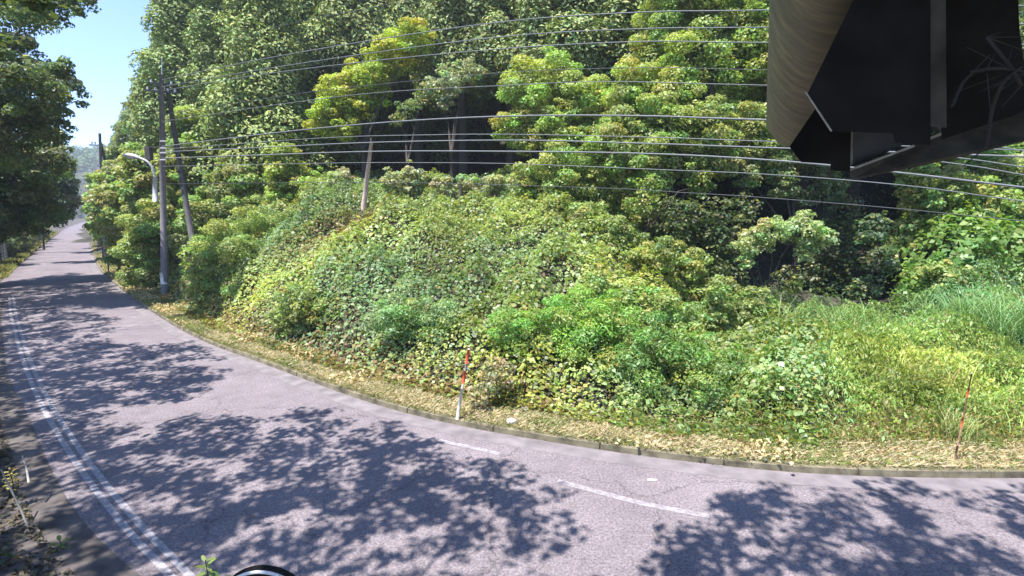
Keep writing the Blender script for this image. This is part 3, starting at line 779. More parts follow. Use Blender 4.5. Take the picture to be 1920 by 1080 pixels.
# ------------------------------------------------------------------ forest trees: prototypes and copies
def cedar_proto(name, H, R, col, seed, label, cat, droop=.25, low=.16):
    e = thing(name, (0, 0, 0), label, cat)
    bl = []; n = int(H * 7.5)
    for i in range(n):
        f = (i + .5) / n; z = H * (low + (1 - low) * f)
        rr = R * (1 - f) ** .7 * rng.uniform(.55, 1.05) + .15
        a = i * 2.4 + rng.uniform(-.4, .4)
        s = (.5 + .75 * (1 - f)) * R / 3.0 * rng.uniform(.65, 1.45)
        bl.append((np.array([rr * math.cos(a), rr * math.sin(a), z - rr * droop]), (s, s, s * .85), np.full(3, rng.uniform(.75, 1.3))))
    V, F, C = blob_leaves(bl, 25, .28, .5, col, yel=0, upw=.5)
    np_mesh("crown", V, F, M_needle, e, C)
    m = MB(); m.tube([(0, 0, -2), (0.05, 0, H * .4), (0, .05, H * .97)], [H * .022, H * .014, .03], 8)
    for i in range(14):
        f = low + .02 + (.95 - low) / 14 * i; a = i * 2.4; r_ = R * (1 - f) ** .7 * .8
        m.tube([(0, 0, H * f), (r_ * math.cos(a), r_ * math.sin(a), H * f - r_ * .1)], [.05, .015], 5)
    m.build("trunk", M_bark, e, smooth=True)
    return e
def broad_proto(name, H, R, col, label, cat, L=.3, dens=24):
    e = thing(name, (0, 0, 0), label, cat)
    main = []
    for i in range(13):
        a = i * 2.4; f = i / 12
        rr = R * .62 * math.sin(math.pi * (.25 + .7 * f)) * rng.uniform(.7, 1.15)
        main.append((np.array([rr * math.cos(a), rr * math.sin(a), H * (.38 + .52 * f)]), R * rng.uniform(.3, .44)))
    V, F, C = blob_leaves(subblobs(main, 9), dens, L, .65, col, yel=.01)
    np_mesh("crown", V, F, M_leaf, e, C)
    limb_trunk((0, 0, 0), [p for p, r in main[::2]], H * .02).build("trunk", M_bark, e, smooth=True)
    return e
def copy_thing(e, loc, rz, sc, label=None, group=None, cat=None):
    c = e.copy(); COL.objects.link(c); c.location = loc; c.rotation_euler = (0, 0, rz); c.scale = sc
    if label: c['label'] = label
    if group: c['group'] = group
    for ch in list(e.children):
        d = ch.copy(); COL.objects.link(d); d.parent = c
    return c
CG = "cedars of the forest on the steep hillside"
CL = "dark green cedar in the forest on the steep hillside behind the vines"
BG = "leafy trees mixed among the hillside cedars"
BL = "mid green leafy tree mixed among the cedars on the hillside"
cprot = [cedar_proto('cedar_tree', 17, 2.9, (.22, .285, .105), 1, CL, 'tree'), cedar_proto('cedar_tree', 17, 2.5, (.18, .245, .10), 2, CL, 'tree'),
         cedar_proto('cedar_tree', 15, 3.2, (.26, .32, .11), 3, CL, 'tree')]
bprot = [broad_proto('broadleaf_tree', 11, 4.0, (.24, .30, .12), BL, 'tree'), broad_proto('broadleaf_tree', 10, 3.6, (.28, .34, .12), BL, 'tree')]
hprot = [cedar_proto('cedar_tree', 17, 2.7, (.24, .29, .11), 4, CL, 'tree', low=.48), cedar_proto('cedar_tree', 18, 2.9, (.22, .27, .105), 5, CL, 'tree', low=.42)]
for p in cprot + hprot: p['group'] = CG
for p in bprot: p['group'] = BG
used = set()
def plant(protos, x, y, h_scale, wide=1.0, label=None, group=None, z=None):
    p = protos[rng.integers(len(protos))]
    zz = float(terr(x, y)) if z is None else z
    sc = (wide, wide, h_scale)
    if id(p) not in used and label is None:
        used.add(id(p)); p.location = (x, y, zz); p.rotation_euler = (0, 0, rng.uniform(0, 6.28)); p.scale = sc; return p
    return copy_thing(p, (x, y, zz), rng.uniform(0, 6.28), sc, label, group)
# close rows of the hillside forest
pts = []
tries = 0
while len(pts) < 165 and tries < 20000:
    tries += 1
    y = rng.uniform(33, 74); a = rng.uniform(-.70, .98); x = a * y
    t = float(tdist(x, y))
    if t < 15 and not (a < -.3 and t > 8.5): continue
    if min([(x - q[0]) ** 2 + (y - q[1]) ** 2 for q in pts] or [99]) < 2.9 ** 2 * (1 + (y - 33) / 70): continue
    if -.36 < a < .1 and y < 36: continue
    if -.42 < a < -.12 and y < 41: continue
    pts.append((x, y))
for x, y in pts:
    a = x / y
    if -.32 < a < .16 and y < 47: plant(hprot, x, y, rng.uniform(.9, 1.2), rng.uniform(1.0, 1.3))  # crowns set high here to leave the wood beneath dark
    elif rng.random() < (.42 if y < 50 else .25): plant(bprot, x, y, rng.uniform(.85, 1.25), rng.uniform(.8, 1.1))
    else: plant(cprot, x, y, rng.uniform(.85, 1.3), rng.uniform(.9, 1.25))
for x, y in [(10.5, 30.5), (13.5, 31), (17, 30), (20, 30), (23.5, 30), (7, 33), (11, 34), (15, 34), (19, 34.5), (24, 34), (27, 33)]:  # extra high-crowned cedars added to shade the hollow
    plant(hprot, x + rng.uniform(-.5, .5), y, rng.uniform(.85, 1.1), rng.uniform(1.1, 1.35))
# skyline trees stepping down towards the bend
SK = "cedars on the skyline above the bend"
for (px, py, Y, w) in [(350, -90, 44, 1.2), (380, -120, 50, 1.3), (420, -120, 46, 1.2), (460, -140, 52, 1.3), (500, -120, 46, 1.2), (550, -130, 52, 1.3), (600, -120, 48, 1.2), (650, -130, 54, 1.2), (400, -60, 40, 1.1), (330, -60, 42, 1.2), (352, -20, 47, 1.2), (325, 15, 52, 1.2), (312, 50, 58, 1.25), (298, 75, 64, 1.2), (290, 105, 70, 1.2), (280, 120, 78, 1.3),
                       (268, 150, 86, 1.3), (262, 185, 94, 1.4), (250, 195, 104, 1.4), (240, 215, 116, 1.5), (300, 150, 60, 1.1), (275, 190, 72, 1.2), (228, 235, 130, 1.5), (219, 255, 145, 1.4)]:
    top = at(px, py, Y); z0 = float(terr(top[0], top[1]))
    plant(cprot, top[0], top[1], max(.4, (top[2] - z0) / 16.5), w * max(.8, (top[2] - z0) / 18), "tall cedar on the falling skyline of the hill above the bend", SK, z0)

# what stands in front tells the regions of the wood apart
def region(px):
    return ("above the utility pole and brace" if px < 520 else "behind the leaning yellow-green tree" if px < 860 else
            "above the broad yellow-green crown in the middle" if px < 1180 else "behind the tall vine-buried tree and the roof edge")
for o in [o for o in COL.objects if o.get('group') in (CG, BG)]:
    ppx_, _ = project(np.array([[o.location.x, o.location.y, o.location.z + 6]])); rg = region(float(ppx_[0])); ced = o['group'] == CG
    o['label'] = ("dark green cedar on the steep hillside " if ced else "mid green leafy tree among the cedars ") + rg
    o['group'] = ("hillside cedars " if ced else "leafy trees of the hillside ") + rg
# ------------------------------------------------------------------ trees left of the road
def left_tree(circles, Y, label, col=DARK, **kw):
    kw.setdefault('L', .3); kw.setdefault('dens', 24); kw.setdefault('k', 11); kw.setdefault('r0', .13); kw.setdefault('skirt', True)
    return px_tree('roadside_tree', circles, Y, label, 'tree', col, **kw)
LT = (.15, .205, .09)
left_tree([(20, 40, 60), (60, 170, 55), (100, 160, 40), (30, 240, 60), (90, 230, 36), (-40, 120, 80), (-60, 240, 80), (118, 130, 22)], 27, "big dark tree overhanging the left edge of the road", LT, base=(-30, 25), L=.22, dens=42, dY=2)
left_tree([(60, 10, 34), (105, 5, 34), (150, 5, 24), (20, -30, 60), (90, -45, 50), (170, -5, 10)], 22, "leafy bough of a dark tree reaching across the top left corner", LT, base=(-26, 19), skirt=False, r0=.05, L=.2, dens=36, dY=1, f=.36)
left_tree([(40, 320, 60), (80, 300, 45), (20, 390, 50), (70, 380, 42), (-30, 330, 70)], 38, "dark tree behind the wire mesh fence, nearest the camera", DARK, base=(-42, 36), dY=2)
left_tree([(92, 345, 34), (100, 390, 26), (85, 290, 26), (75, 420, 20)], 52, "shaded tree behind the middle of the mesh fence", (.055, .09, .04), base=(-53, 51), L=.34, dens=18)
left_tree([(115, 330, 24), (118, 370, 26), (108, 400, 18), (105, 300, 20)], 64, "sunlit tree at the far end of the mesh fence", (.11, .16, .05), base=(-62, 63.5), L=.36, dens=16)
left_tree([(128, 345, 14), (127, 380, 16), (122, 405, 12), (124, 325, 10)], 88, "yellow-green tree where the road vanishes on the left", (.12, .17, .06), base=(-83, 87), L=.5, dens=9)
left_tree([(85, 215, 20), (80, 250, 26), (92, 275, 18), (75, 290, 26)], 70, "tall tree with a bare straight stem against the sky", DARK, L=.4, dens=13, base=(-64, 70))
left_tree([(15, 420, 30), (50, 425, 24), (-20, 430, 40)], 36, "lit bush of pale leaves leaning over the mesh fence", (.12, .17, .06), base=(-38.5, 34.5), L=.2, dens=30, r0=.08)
HB = 'bushes crowding behind the mesh fence'
for q_ in range(11):
    Yq = 34 + q_ * 6.5; j = int(np.argmin(abs(K[:, 1] - Yq)))
    c0 = K[j] + NRM[j] * (-WID[j] - 3.3); r_ = 1.5 + q_ * .08
    e = thing('roadside_bush', (c0[0], c0[1], -.05), "leafy bush crowding behind the mesh fence on the shaded left side", 'bush', HB)
    mb_ = [(np.array([c0[0] + rng.uniform(-1.2, 1.2), c0[1] + rng.uniform(-1.2, 1.2), z]), r_ * rng.uniform(.8, 1.1)) for z in (1.0, 1.4, 2.6, 3.6, 4.6)]
    Vb, Fb, Cb = blob_leaves(subblobs(mb_, 10), 22, .28, .7, DARK if q_ % 3 else (.15, .20, .07))
    np_mesh("crown", Vb, Fb, M_leaf, e, Cb)
    limb_trunk((c0[0], c0[1], -.05), [p for p, r in mb_[1:]], .06).build("trunk", M_bark, e)
# bare stem seen against the sky
e = thing('dead_tree', (-62.5, 64.5, -.05), "bare slender stem standing against the sky left of the road", 'tree')
b0 = np.array(e.location); t1_ = at(116, 300, 65); t0 = at(109, 235, 65.5)
m = MB(); m.tube([b0, b0 * .4 + t1_ * .6 - np.array([.3, 0, 0]), t1_, t0], [.3, .26, .22, .14], 8); m.tube([t0 - [0, 0, 1], t0 + [.9, 0, .1]], [.06, .02], 6)
m.build("trunk", M_bark, e, smooth=True)

# overhanging canopy shaped to cast the mapped shade on the road: leaf sprays between 8 and 13 m up
def shade_density(px, py):
    d = np.zeros(len(px))
    def ell(cx, cy, rx, ry, v, rot=0.0):
        nonlocal d
        c, s = math.cos(math.radians(rot)), math.sin(math.radians(rot))
        u = ((px - cx) * c + (py - cy) * s) / rx; w = (-(px - cx) * s + (py - cy) * c) / ry
        d = np.maximum(d, v * (1 - sstep(.78, 1.08, np.sqrt(u * u + w * w))))
    ell(115, 540, 110, 30, 1.0, 4)
    ell(60, 545, 70, 40, 1.0)
    ell(60, 640, 85, 90, .8)
    ell(10, 700, 60, 200, 1.0)
    ell(60, 850, 90, 150, 1.0)
    ell(140, 1040, 160, 140, 1.0)
    ell(110, 610, 120, 28, .42)
    ell(190, 700, 215, 62, .95, 4)
    ell(330, 690, 90, 52, .75, 2)
    ell(80, 800, 120, 120, .95)
    ell(100, 960, 200, 160, 1.0)
    ell(300, 890, 150, 110, .62)
    ell(420, 840, 210, 66, .42)
    ell(330, 980, 170, 110, .95)
    ell(600, 830, 200, 58, .85, 4)
    ell(700, 890, 260, 72, .95, 6)
    ell(560, 1000, 260, 90, .95)
    ell(800, 990, 200, 70, .7, 8)
    ell(950, 930, 130, 58, .72, 14)
    ell(1010, 1010, 100, 60, .5)
    ell(1440, 1010, 210, 66, .97, -6)
    ell(1500, 1080, 330, 70, 1.0)
    ell(1400, 945, 110, 26, .72, -8)
    ell(1660, 940, 150, 44, .62, 0)
    ell(1700, 1020, 130, 66, .9)
    ell(1915, 950, 60, 46, .85)
    ell(1930, 1060, 140, 55, .9)
    ell(900, 1110, 800, 40, .7)
    return d
nn = 17000
gx0 = rng.uniform(-38, 17, nn); gy0 = rng.uniform(2.5, 44, nn)
ppx, ppy = project(np.stack([gx0, gy0, np.zeros(nn)], 1))
tt_, ss_ = kdist(gx0, gy0)
dd_ = shade_density(ppx, ppy)
dd_ = np.where((ppy > 1100) | (ppx < -20) | (ppx > 1950), .8 * (fbm(gx0 * .3, gy0 * .3) > .42), dd_)
ok = (tt_ < -.2) & (tt_ > -13) & (rng.random(nn) < dd_ * 1.0)
gx0, gy0, dd_ = gx0[ok], gy0[ok], dd_[ok]
Hh = rng.uniform(8.8, 12.5, len(gx0)) + np.where(gy0 < 9, 1.0, 0)
CP = np.stack([gx0, gy0, np.zeros(len(gx0))], 1) + SUNV[None] * (Hh / SUNV[2])[:, None]
# keep sprays out of the open part of the view
vx, vy = project(CP)
hidden = (vy < -45) | (vx < 95) | (CP[:, 1] < .5)
CP = CP[hidden]
bases = [(-41, 33), (-33, 26.5), (-25.5, 17.0), (-20, 9.5), (-13, 3.0), (-7.0, -2.5), (0.5, -5.0), (8, -4.5), (15, -3.5)]
labels = ["dark tree overhanging the road beyond the first shadow band", "dark tree overhanging the road at its left edge, second back",
          "dark tree overhanging the road at its left edge, third back", "overhanging tree beyond the left picture edge whose shade crosses the road",
          "overhanging tree left of the camera shading the twin white lines", "overhanging tree behind the camera on the left shading the road",
          "overhanging tree straight behind the camera shading the road", "overhanging tree behind the camera on the right shading the road", "overhanging tree at the right behind the roof edge"]
own = np.argmin(((CP[:, None, :2] - np.array(bases)[None]) ** 2).sum(2), axis=1)
for q, (bx, by) in enumerate(bases):
    P = CP[own == q]
    if len(P) < 5: continue
    e = thing('overhanging_tree', (bx, by, -.05), labels[q], 'tree')
    bl = [(p, (rr := rng.uniform(.28, .5), rr, rr * .45), np.full(3, rng.uniform(.8, 1.2))) for p in P]
    V, F, C = blob_leaves(bl, 29, .19, .7, (.10, .14, .06), shell=.9, yel=.01, upw=.9)
    np_mesh("crown", V, F, M_leaf, e, C)
    m = MB(); top = np.array([P[:, 0].mean() * .25 + bx * .75, P[:, 1].mean() * .25 + by * .75, 9.0])
    m.tube([(bx, by, -.3), (bx, by, .3), (bx * .6 + top[0] * .4, by * .6 + top[1] * .4, 4.5), top], [.36, .28, .22, .15], 10)
    sel = P[rng.permutation(len(P))[:16]]
    for s_ in sel:
        mid = (top + s_) / 2 + np.array([0, 0, .6])
        m.tube([top, mid, s_], [.02, .012, .004] if q < 4 else [.045, .02, .006], 5)
    m.build("trunk", M_bark, e, smooth=True)

# ------------------------------------------------------------------ grasses standing out of the weeds
def tall_grass(px, py, Y, n, h, spread, col, label, w=.03):
    g0 = at(px, py, Y); e = thing('tall_grass', (g0[0], g0[1], float(max(.1, terr(g0[0], g0[1])))), label, 'grass')
    b = np.array(e.location); k = 5
    ang = rng.uniform(0, 6.28, n); rad = spread * np.sqrt(rng.random(n))
    bp = b[None] + np.stack([rad * np.cos(ang), rad * np.sin(ang), np.zeros(n)], 1)
    da = rng.uniform(0, 6.28, n); dv = np.stack([np.cos(da), np.sin(da), np.zeros(n)], 1); sv = np.stack([-np.sin(da), np.cos(da), np.zeros(n)], 1)
    hh = h * rng.uniform(.6, 1.15, n); Vv = []
    for i in range(k):
        f = i / (k - 1)
        c = bp + dv * (hh * .55 * f ** 2.2)[:, None] + np.array([0, 0, 1]) * (hh * (f - .22 * f ** 3))[:, None]
        ww = (w * (1 - f) ** .6 + .003) / 2
        Vv += [c - sv * ww, c + sv * ww]
    Vv = np.stack(Vv, 1); n2 = 2 * k
    F = np.concatenate([np.arange(n)[:, None] * n2 + np.array([[2 * i, 2 * i + 1, 2 * i + 3, 2 * i + 2]]) for i in range(k - 1)])
    np_mesh("blades", Vv.reshape(-1, 3), F, M_grass, e, np.repeat(jcol(col, n, .3), n2, axis=0))
    return e
tall_grass(1880, 640, 16, 700, 2.4, 1.3, (0.195, 0.330, 0.128), "clump of tall blue-green reeds at the right edge")
tall_grass(1790, 600, 17.5, 380, 1.8, 1.0, (0.195, 0.315, 0.120), "smaller clump of green reeds left of the right-edge reeds")
tall_grass(1590, 570, 17.5, 130, 2.0, .8, (0.210, 0.315, 0.105), "tall grass blades in front of the hollow")
tall_grass(1470, 590, 17.0, 90, 2.2, .5, (0.210, 0.285, 0.105), "arching grass stems at the left front of the hollow")
tall_grass(1560, 600, 16.2, 70, 1.5, .7, (0.630, 0.450, 0.180), "tan dry seed stalks before the hollow")
tall_grass(1790, 842, 11.0, 130, .75, .35, (.30, .34, .12), 'grass tuft growing round the foot of the thin marker pole', w=.014)
tall_grass(1700, 700, 14.0, 160, 1.3, 1.6, (.40, .33, .18), "dry tan stalks scattered through the yellowest weeds", w=.018)
tall_grass(1560, 720, 13.8, 200, 1.1, 1.3, (.24, .34, .10), "thin green grass stems left of the pale tuft", w=.02)
tall_grass(1880, 700, 13.8, 220, 1.3, 1.4, (.22, .34, .10), "green grass stems below the tall reeds", w=.022)
tall_grass(1660, 740, 13.0, 220, 1.0, .5, (0.390, 0.450, 0.240), "pale grass tuft in the yellow weeds")
tall_grass(1720, 660, 14.2, 260, 1.1, 1.4, (0.450, 0.495, 0.120), "yellow-green grass patch in the yellowest weeds", w=.022)
tall_grass(1840, 760, 12.2, 170, .9, 1.3, (0.375, 0.450, 0.120), "yellowish grass behind the right-hand snow pole", w=.02)

# ------------------------------------------------------------------ utility poles, lamp, wires
def utility_pole(foot, top_px, Y, brace_px, label, scale=1.0, steps=True):
    b = gr(*foot); b = np.array([b[0], b[1], .1]) if Y is None else np.array([at(*foot, Y)[0], Y, max(.1, float(terr(at(*foot, Y)[0], Y)))])
    Yb = b[1]; t = at(*top_px, Yb)
    e = thing('utility_pole', tuple(b), label, 'utility pole')
    m = MB(); H = t[2] - b[2]
    m.tube([b - [0, 0, .5], b * .5 + t * .5, t], [.19, .16, .12], 14); m.build("pole", M_pole, e, smooth=True)
    if brace_px:
        bt = at(*brace_px[0], Yb + .25); bb = at(*brace_px[1], Yb + .5); d = unit(bb - bt)
        m = MB(); m.tube([bt, bb + d * 1.8], [.12, .17], 12); m.build("brace", M_pole_dark, e, smooth=True)
    return e, b, t
P1, b1, t1 = utility_pole((308, 560), (303, 140), None, ((313, 160), (358, 435)), "grey utility pole with a leaning brace and street lamp at the verge")
Y1 = b1[1]
def P1at(px, py, dy=0): return at(px, py, Y1 + dy)
m = MB()
c = P1at(303, 172); m.box(c, 1.5, .09, .10, .5)
c2 = P1at(303, 158); m.box(c2, 1.1, .08, .09, .5)
CA = m.build("crossarm", M_pole_dark, P1)
ins = MB(); ca, sa = math.cos(.5), math.sin(.5)
for cc, offs in ((c, (-.65, -.3, .3, .65)), (c2, (-.48, .48))):
    for o_ in offs:
        p = cc + np.array([o_ * ca, o_ * sa, .05])
        one = MB(); one.tube([p, p + [0, 0, .05], p + [0, 0, .1], p + [0, 0, .17]], [.03, .07, .045, .06], 8)
        one.build("insulator", M_white, P1, smooth=True).parent = CA
m = MB(); m.tube([t1 - [0, 0, .1], P1at(304, 108)], [.03, .015], 6); m.build("lightning_rod", M_galv, P1)
m = MB(); m.box(P1at(279, 288), .3, .3, .75); m.tube([P1at(279, 276), P1at(303, 276)], .03, 6); m.build("junction_box", M_pole_dark, P1, bevel=.02)
for py in (265, 278, 287, 300):
    m = MB(); m.tube([P1at(300, py, -.16), P1at(312, py, -.16)], .035, 6); m.build("cable_clamp", M_galv, P1)
m = MB()
for k_ in range(10):
    z = 2.2 + k_ * .8; p = b1 + (t1 - b1) * (z / (t1[2] - b1[2])); s_ = 1 if k_ % 2 else -1
    m.tube([p, p + np.array([.30 * s_, 0, .02])], .012, 5)
m.build("climbing_step", M_galv, P1)
m = MB(); p = b1 + (t1 - b1) * .09
m.tube([p - [0, 0, .35], p + [0, 0, .35]], .195, 14); m.build("marker_band", M_white, P1, smooth=True)
# lamp bolted to the pole
l0 = P1at(291, 378, -.05)
L_ = thing('street_lamp', tuple(l0), "curved white street lamp arm reaching over the road from the grey pole", 'street lamp')
arm = [P1at(291, 372, -.1), P1at(291, 340, -.1), P1at(287, 318, -.15), P1at(276, 303, -.2), P1at(258, 295, -.25)]
m = MB(); m.tube(list(catmull(np.array(arm), 5)), .07, 10); m.build("arm", M_galv, L_, smooth=True)
m = MB(); m.tube([P1at(291, 378, -.1), P1at(291, 332, -.1)], .13, 12); m.build("bracket", M_galv, L_, smooth=True)
hd = [P1at(262, 296, -.25), P1at(252, 293, -.25), P1at(240, 291.5, -.25), P1at(230, 291, -.25)]
m = MB(); m.tube(hd, [.07, .13, .14, .05], 12); h_ = m.build("lamp_head", M_galv, L_, smooth=True)
m = MB(); q = [p - np.array([0, 0, .09]) for p in hd[1:3]]; m.tube(q, [.09, .09], 10); m.build("lens", M_white, L_, smooth=True).parent = h_
# far pole
P0, b0_, t0_ = utility_pole((187, 400), (187, 250), 56, ((189, 268), (201, 318)), "distant utility pole with crossarm against the sky above the bend")
m = MB(); m.box(at(180, 272, 56), 1.3, .12, .12, .2); CA0 = m.build("crossarm", M_pole_dark, P0)
for px in (172.5, 178.5):
    m = MB(); p = at(px, 270, 56); m.tube([p, p + [0, 0, .22]], [.06, .09], 8); m.build("insulator", M_white, P0).parent = CA0
# wires between the lamp pole and the next pole, beyond the right edge
Lx0, Ly0 = b1[0], b1[1]; Lx1, Ly1 = 14.5, 11.4
def plane_pt(px, py):
    d = ray(px, py); dx, dy = Lx1 - Lx0, Ly1 - Ly0
    s_ = (Lx0 * dy - Ly0 * dx) / (d[0] * dy - d[1] * dx)
    return np.array([0, 0, CAMZ]) + d * s_
P2, b2, t2 = None, None, None
p2 = np.array([Lx0 + (Lx1 - Lx0) * 1.1, Ly0 + (Ly1 - Ly0) * 1.1, .1])
P2 = thing('utility_pole', tuple(p2), "next utility pole beyond the right picture edge", 'utility pole')
m = MB(); m.tube([p2 - [0, 0, .5], p2 + [0, 0, 13]], [.19, .12], 14); m.build("pole", M_pole, P2, smooth=True)
m = MB(); m.box(p2 + [0, 0, 12.2], 1.6, .09, .1, .8); m.build("crossarm", M_pole_dark, P2)
WG = 'overhead wires along the road'
def wire(pts, r, mat, label, name='overhead_wire'):
    P = [plane_pt(*p) for p in pts]
    P.append(P[-1] + (P[-1] - P[-2]) * (np.linalg.norm(p2[:2] - P[-1][:2]) / np.linalg.norm(P[-1][:2] - P[-2][:2])))
    r = r * .82; C_ = catmull(np.array(P), 8)
    m = MB(); m.tube(list(C_), r, 6, cap=True)
    o = m.build(name, mat, None, smooth=True); tag(o, label, 'wire', WG); return o
wire([(303, 150), (480, 113), (720, 72), (960, 39), (1200, 23), (1440, 19)], .022, M_wire_grey, "topmost of the long pale wires crossing the wood")
wire([(303, 163), (480, 132), (720, 96), (960, 67), (1200, 54), (1440, 51)], .020, M_wire_grey, "second wire from the top crossing the wood")
wire([(306, 170), (480, 141), (720, 112), (960, 90), (1200, 78), (1440, 80)], .020, M_wire_grey, "third wire from the top crossing the wood")
wire([(303, 215), (565, 175), (730, 156), (960, 135), (1200, 127), (1440, 131)], .012, M_wire_dark, "thin dark wire below the three top wires")
wire([(303, 228), (565, 190), (730, 172), (930, 161), (1130, 153), (1440, 160)], .016, M_wire_grey, "thin pale wire midway between the upper and lower bundles")
wire([(303, 275), (525, 248), (730, 229), (945, 218), (1180, 217), (1440, 225)], .034, M_wire_grey, "thick twisted pale cable, uppermost of the lower bundle")
wire([(303, 280), (600, 259), (800, 253), (960, 252), (1210, 257), (1440, 265)], .018, M_wire_grey, "wavy pale cable just under the thick twisted one")
wire([(303, 285), (480, 277), (700, 267), (960, 263), (1210, 269), (1440, 277)], .028, M_wire_grey, "middle cable of the lower bundle")
wire([(303, 297), (480, 291), (700, 284), (960, 284), (1210, 288), (1440, 300), (1670, 322), (1925, 352)], .032, M_wire_grey, "thick bluish cable, second lowest of the bundle")
wire([(303, 312), (605, 306), (760, 305), (960, 307), (1260, 319), (1440, 327), (1690, 347), (1925, 378)], .016, M_wire_grey, "lower thin cable under the bundle")
wire([(303, 345), (700, 342), (1110, 352), (1280, 361), (1425, 370), (1660, 389), (1925, 415)], .012, M_wire_dark, "lowest thin wire, passing in front of the hollow")
wire([(303, 140), (480, 62), (730, 8), (900, -20)], .010, M_wire_dark, "faint thin wire rising out at the top of the wood")
for (a_, b_, c_, lab) in [((1700, 268), (1830, 268), (1925, 284), "upper pale wire right of the roof edge"), ((1700, 285), (1830, 300), (1925, 314), "middle pale wire right of the roof edge"), ((1700, 295), (1835, 313), (1925, 329), "lower pale wire right of the roof edge")]:
    wire([a_, b_, c_], .018, M_wire_grey, lab)
m = MB()
for p in [(303, 150), (303, 163)]:
    pass
def far_wire(pa, pb, label):
    A = np.array(pa, float); B = np.array(pb, float)
    P = [A + (B - A) * f - np.array([0, 0, 1.2 * 4 * f * (1 - f)]) for f in np.linspace(0, 1, 10)]
    m = MB(); m.tube(P, .015, 5); o = m.build('overhead_wire', M_wire_dark); tag(o, label, 'wire', WG)
far_wire(P1at(303, 172), at(180, 271, 56), "wire from the lamp pole back to the distant pole, upper")
far_wire(P1at(303, 285), at(187, 300, 56), "wire from the lamp pole back to the distant pole, lower")

# bare wooden post on the bank
def foot_Y(px, py, lo=16, hi=26.5):
    Ys = np.linspace(lo, hi, 90); P = np.array([at(px, py, y) for y in Ys])
    return float(Ys[np.argmin(abs(terr(P[:, 0], P[:, 1]) + .45 - P[:, 2]))])
YP = foot_Y(683, 378); b = at(683, 378, YP); t = at(696, 268, YP); bz = float(terr(b[0], b[1]))
e = thing('wooden_post', (b[0], b[1], bz), "bare pale wooden post leaning slightly on top of the bank", 'post')
m = MB(); d = b - t; m.tube([t, b, b + d * .8], [.085, .13, .15], 10); m.build("post", M_wood, e, smooth=True)
m = MB(); m.tube([t + [0, 0, .25], t - [0, 0, .02]], [.05, .07], 8); m.build("cap", M_pole_dark, e)
# broken snag
YS = foot_Y(862, 372, 20, 30); b = at(862, 372, YS); e = thing('tree_stump', (b[0], b[1], float(terr(b[0], b[1]))), "short grey dead stump hung with vine on the crest of the bank", 'stump')
m = MB(); m.tube([np.array(e.location), b, at(868, 335, YS)], [.16, .13, .07], 8); m.build("trunk", M_bark_grey, e, smooth=True)

# snow poles
M_rod = plain("faded_rod", (.30, .29, .25), .7, noise=.3, scale=20)
M_sleeve = plain("dirty_sleeve", (.50, .48, .43), .7, noise=.3, scale=18)
M_rust = plain("rusty_rod", (.22, .12, .08), .85, noise=.5, scale=25)
def snow_pole(foot, top, label, redbands, white_to=.45, r=.028, rodm=None, slm=None):
    b = gr(*foot, .12); t = at(*top, b[1]); e = thing('snow_pole', tuple(b), label, 'snow pole')
    L = t - b; rodm = rodm or M_rod; slm = slm or M_sleeve
    m = MB(); m.tube([b - [0, 0, .1], b + L * white_to], [r * 1.5, r * 1.5], 10); m.build("sleeve", slm, e, smooth=True)
    m = MB(); m.tube([b + L * white_to, t], [r, r], 10); rod_ = m.build("rod", rodm, e, smooth=True)
    for a_, c_ in redbands:
        m = MB(); m.tube([b + L * a_, b + L * c_], [r * 1.25, r * 1.25], 10); m.build("red_band", M_red, e, smooth=True).parent = rod_
    m = MB(); m.tube([t, t + L * .01], [r * 1.1, r * .4], 8); m.build("tip", M_white, e)
    return e
snow_pole((856, 786), (879, 655), "red and white snow pole with a white sleeve, at the kerb in mid picture", [(.52, .70), (.80, 1.0)])
snow_pole((1789, 868), (1822, 700), "thin rusty snow pole with orange-red bands in the right-hand verge", [(.40, .52), (.74, .84)], .2, r=.013, rodm=M_rust, slm=M_rust)
SP = "short dark marker stakes on the verge beyond the lamp pole"
for foot, top in [((204, 512), (200, 470)), ((193, 487), (191, 452))]:
    b = gr(*foot, .12); t = at(*top, b[1]); e = thing('marker_stake', tuple(b), ("nearer" if foot[1] > 500 else "farther") + " of the two short dark marker stakes on the verge beyond the lamp pole", 'stake', SP)
    m = MB(); m.tube([b - [0, 0, .1], t], .05, 8); m.build("stake", M_pole_dark, e)

# mesh fence on the left
i0 = int(np.argmin(abs(K[:, 1] - 44))); i1 = int(np.argmin(abs(K[:, 1] - 110)))
base = np.array([*(K[i0] + NRM[i0] * (-WID[i0] - 1.5)), 0])
e = thing('mesh_fence', tuple(base), "grey wire mesh fence along the shaded left edge of the road", 'fence')
i_a = int(np.argmin(abs(K[:, 1] - 36)))
fp = [np.array([*(K[j] + NRM[j] * (-WID[j] - 1.4)), 0.0]) for j in range(i_a, i1, 3)]
FH = 1.9
for p in fp:
    m = MB(); m.tube([p - [0, 0, .2], p + [0, 0, FH]], .045, 6); m.build("post", M_fence, e)
m = MB()
for a_, b_ in zip(fp[:-1], fp[1:]):
    for z in (.1, FH * .5, FH - .02): m.tube([a_ + [0, 0, z], b_ + [0, 0, z]], .02, 4)
    nseg = max(6, int(np.linalg.norm(b_ - a_) / .28))
    for k_ in range(nseg):
        f0, f1 = k_ / nseg, min(1, (k_ + 3) / nseg)
        pa = a_ + (b_ - a_) * f0; pb = a_ + (b_ - a_) * f1
        m.tube([pa + [0, 0, .1], pb + [0, 0, FH - .03]], .007, 3, cap=False); m.tube([pa + [0, 0, FH - .03], pb + [0, 0, .1]], .007, 3, cap=False)
m.build("mesh_panel", M_fence, e)

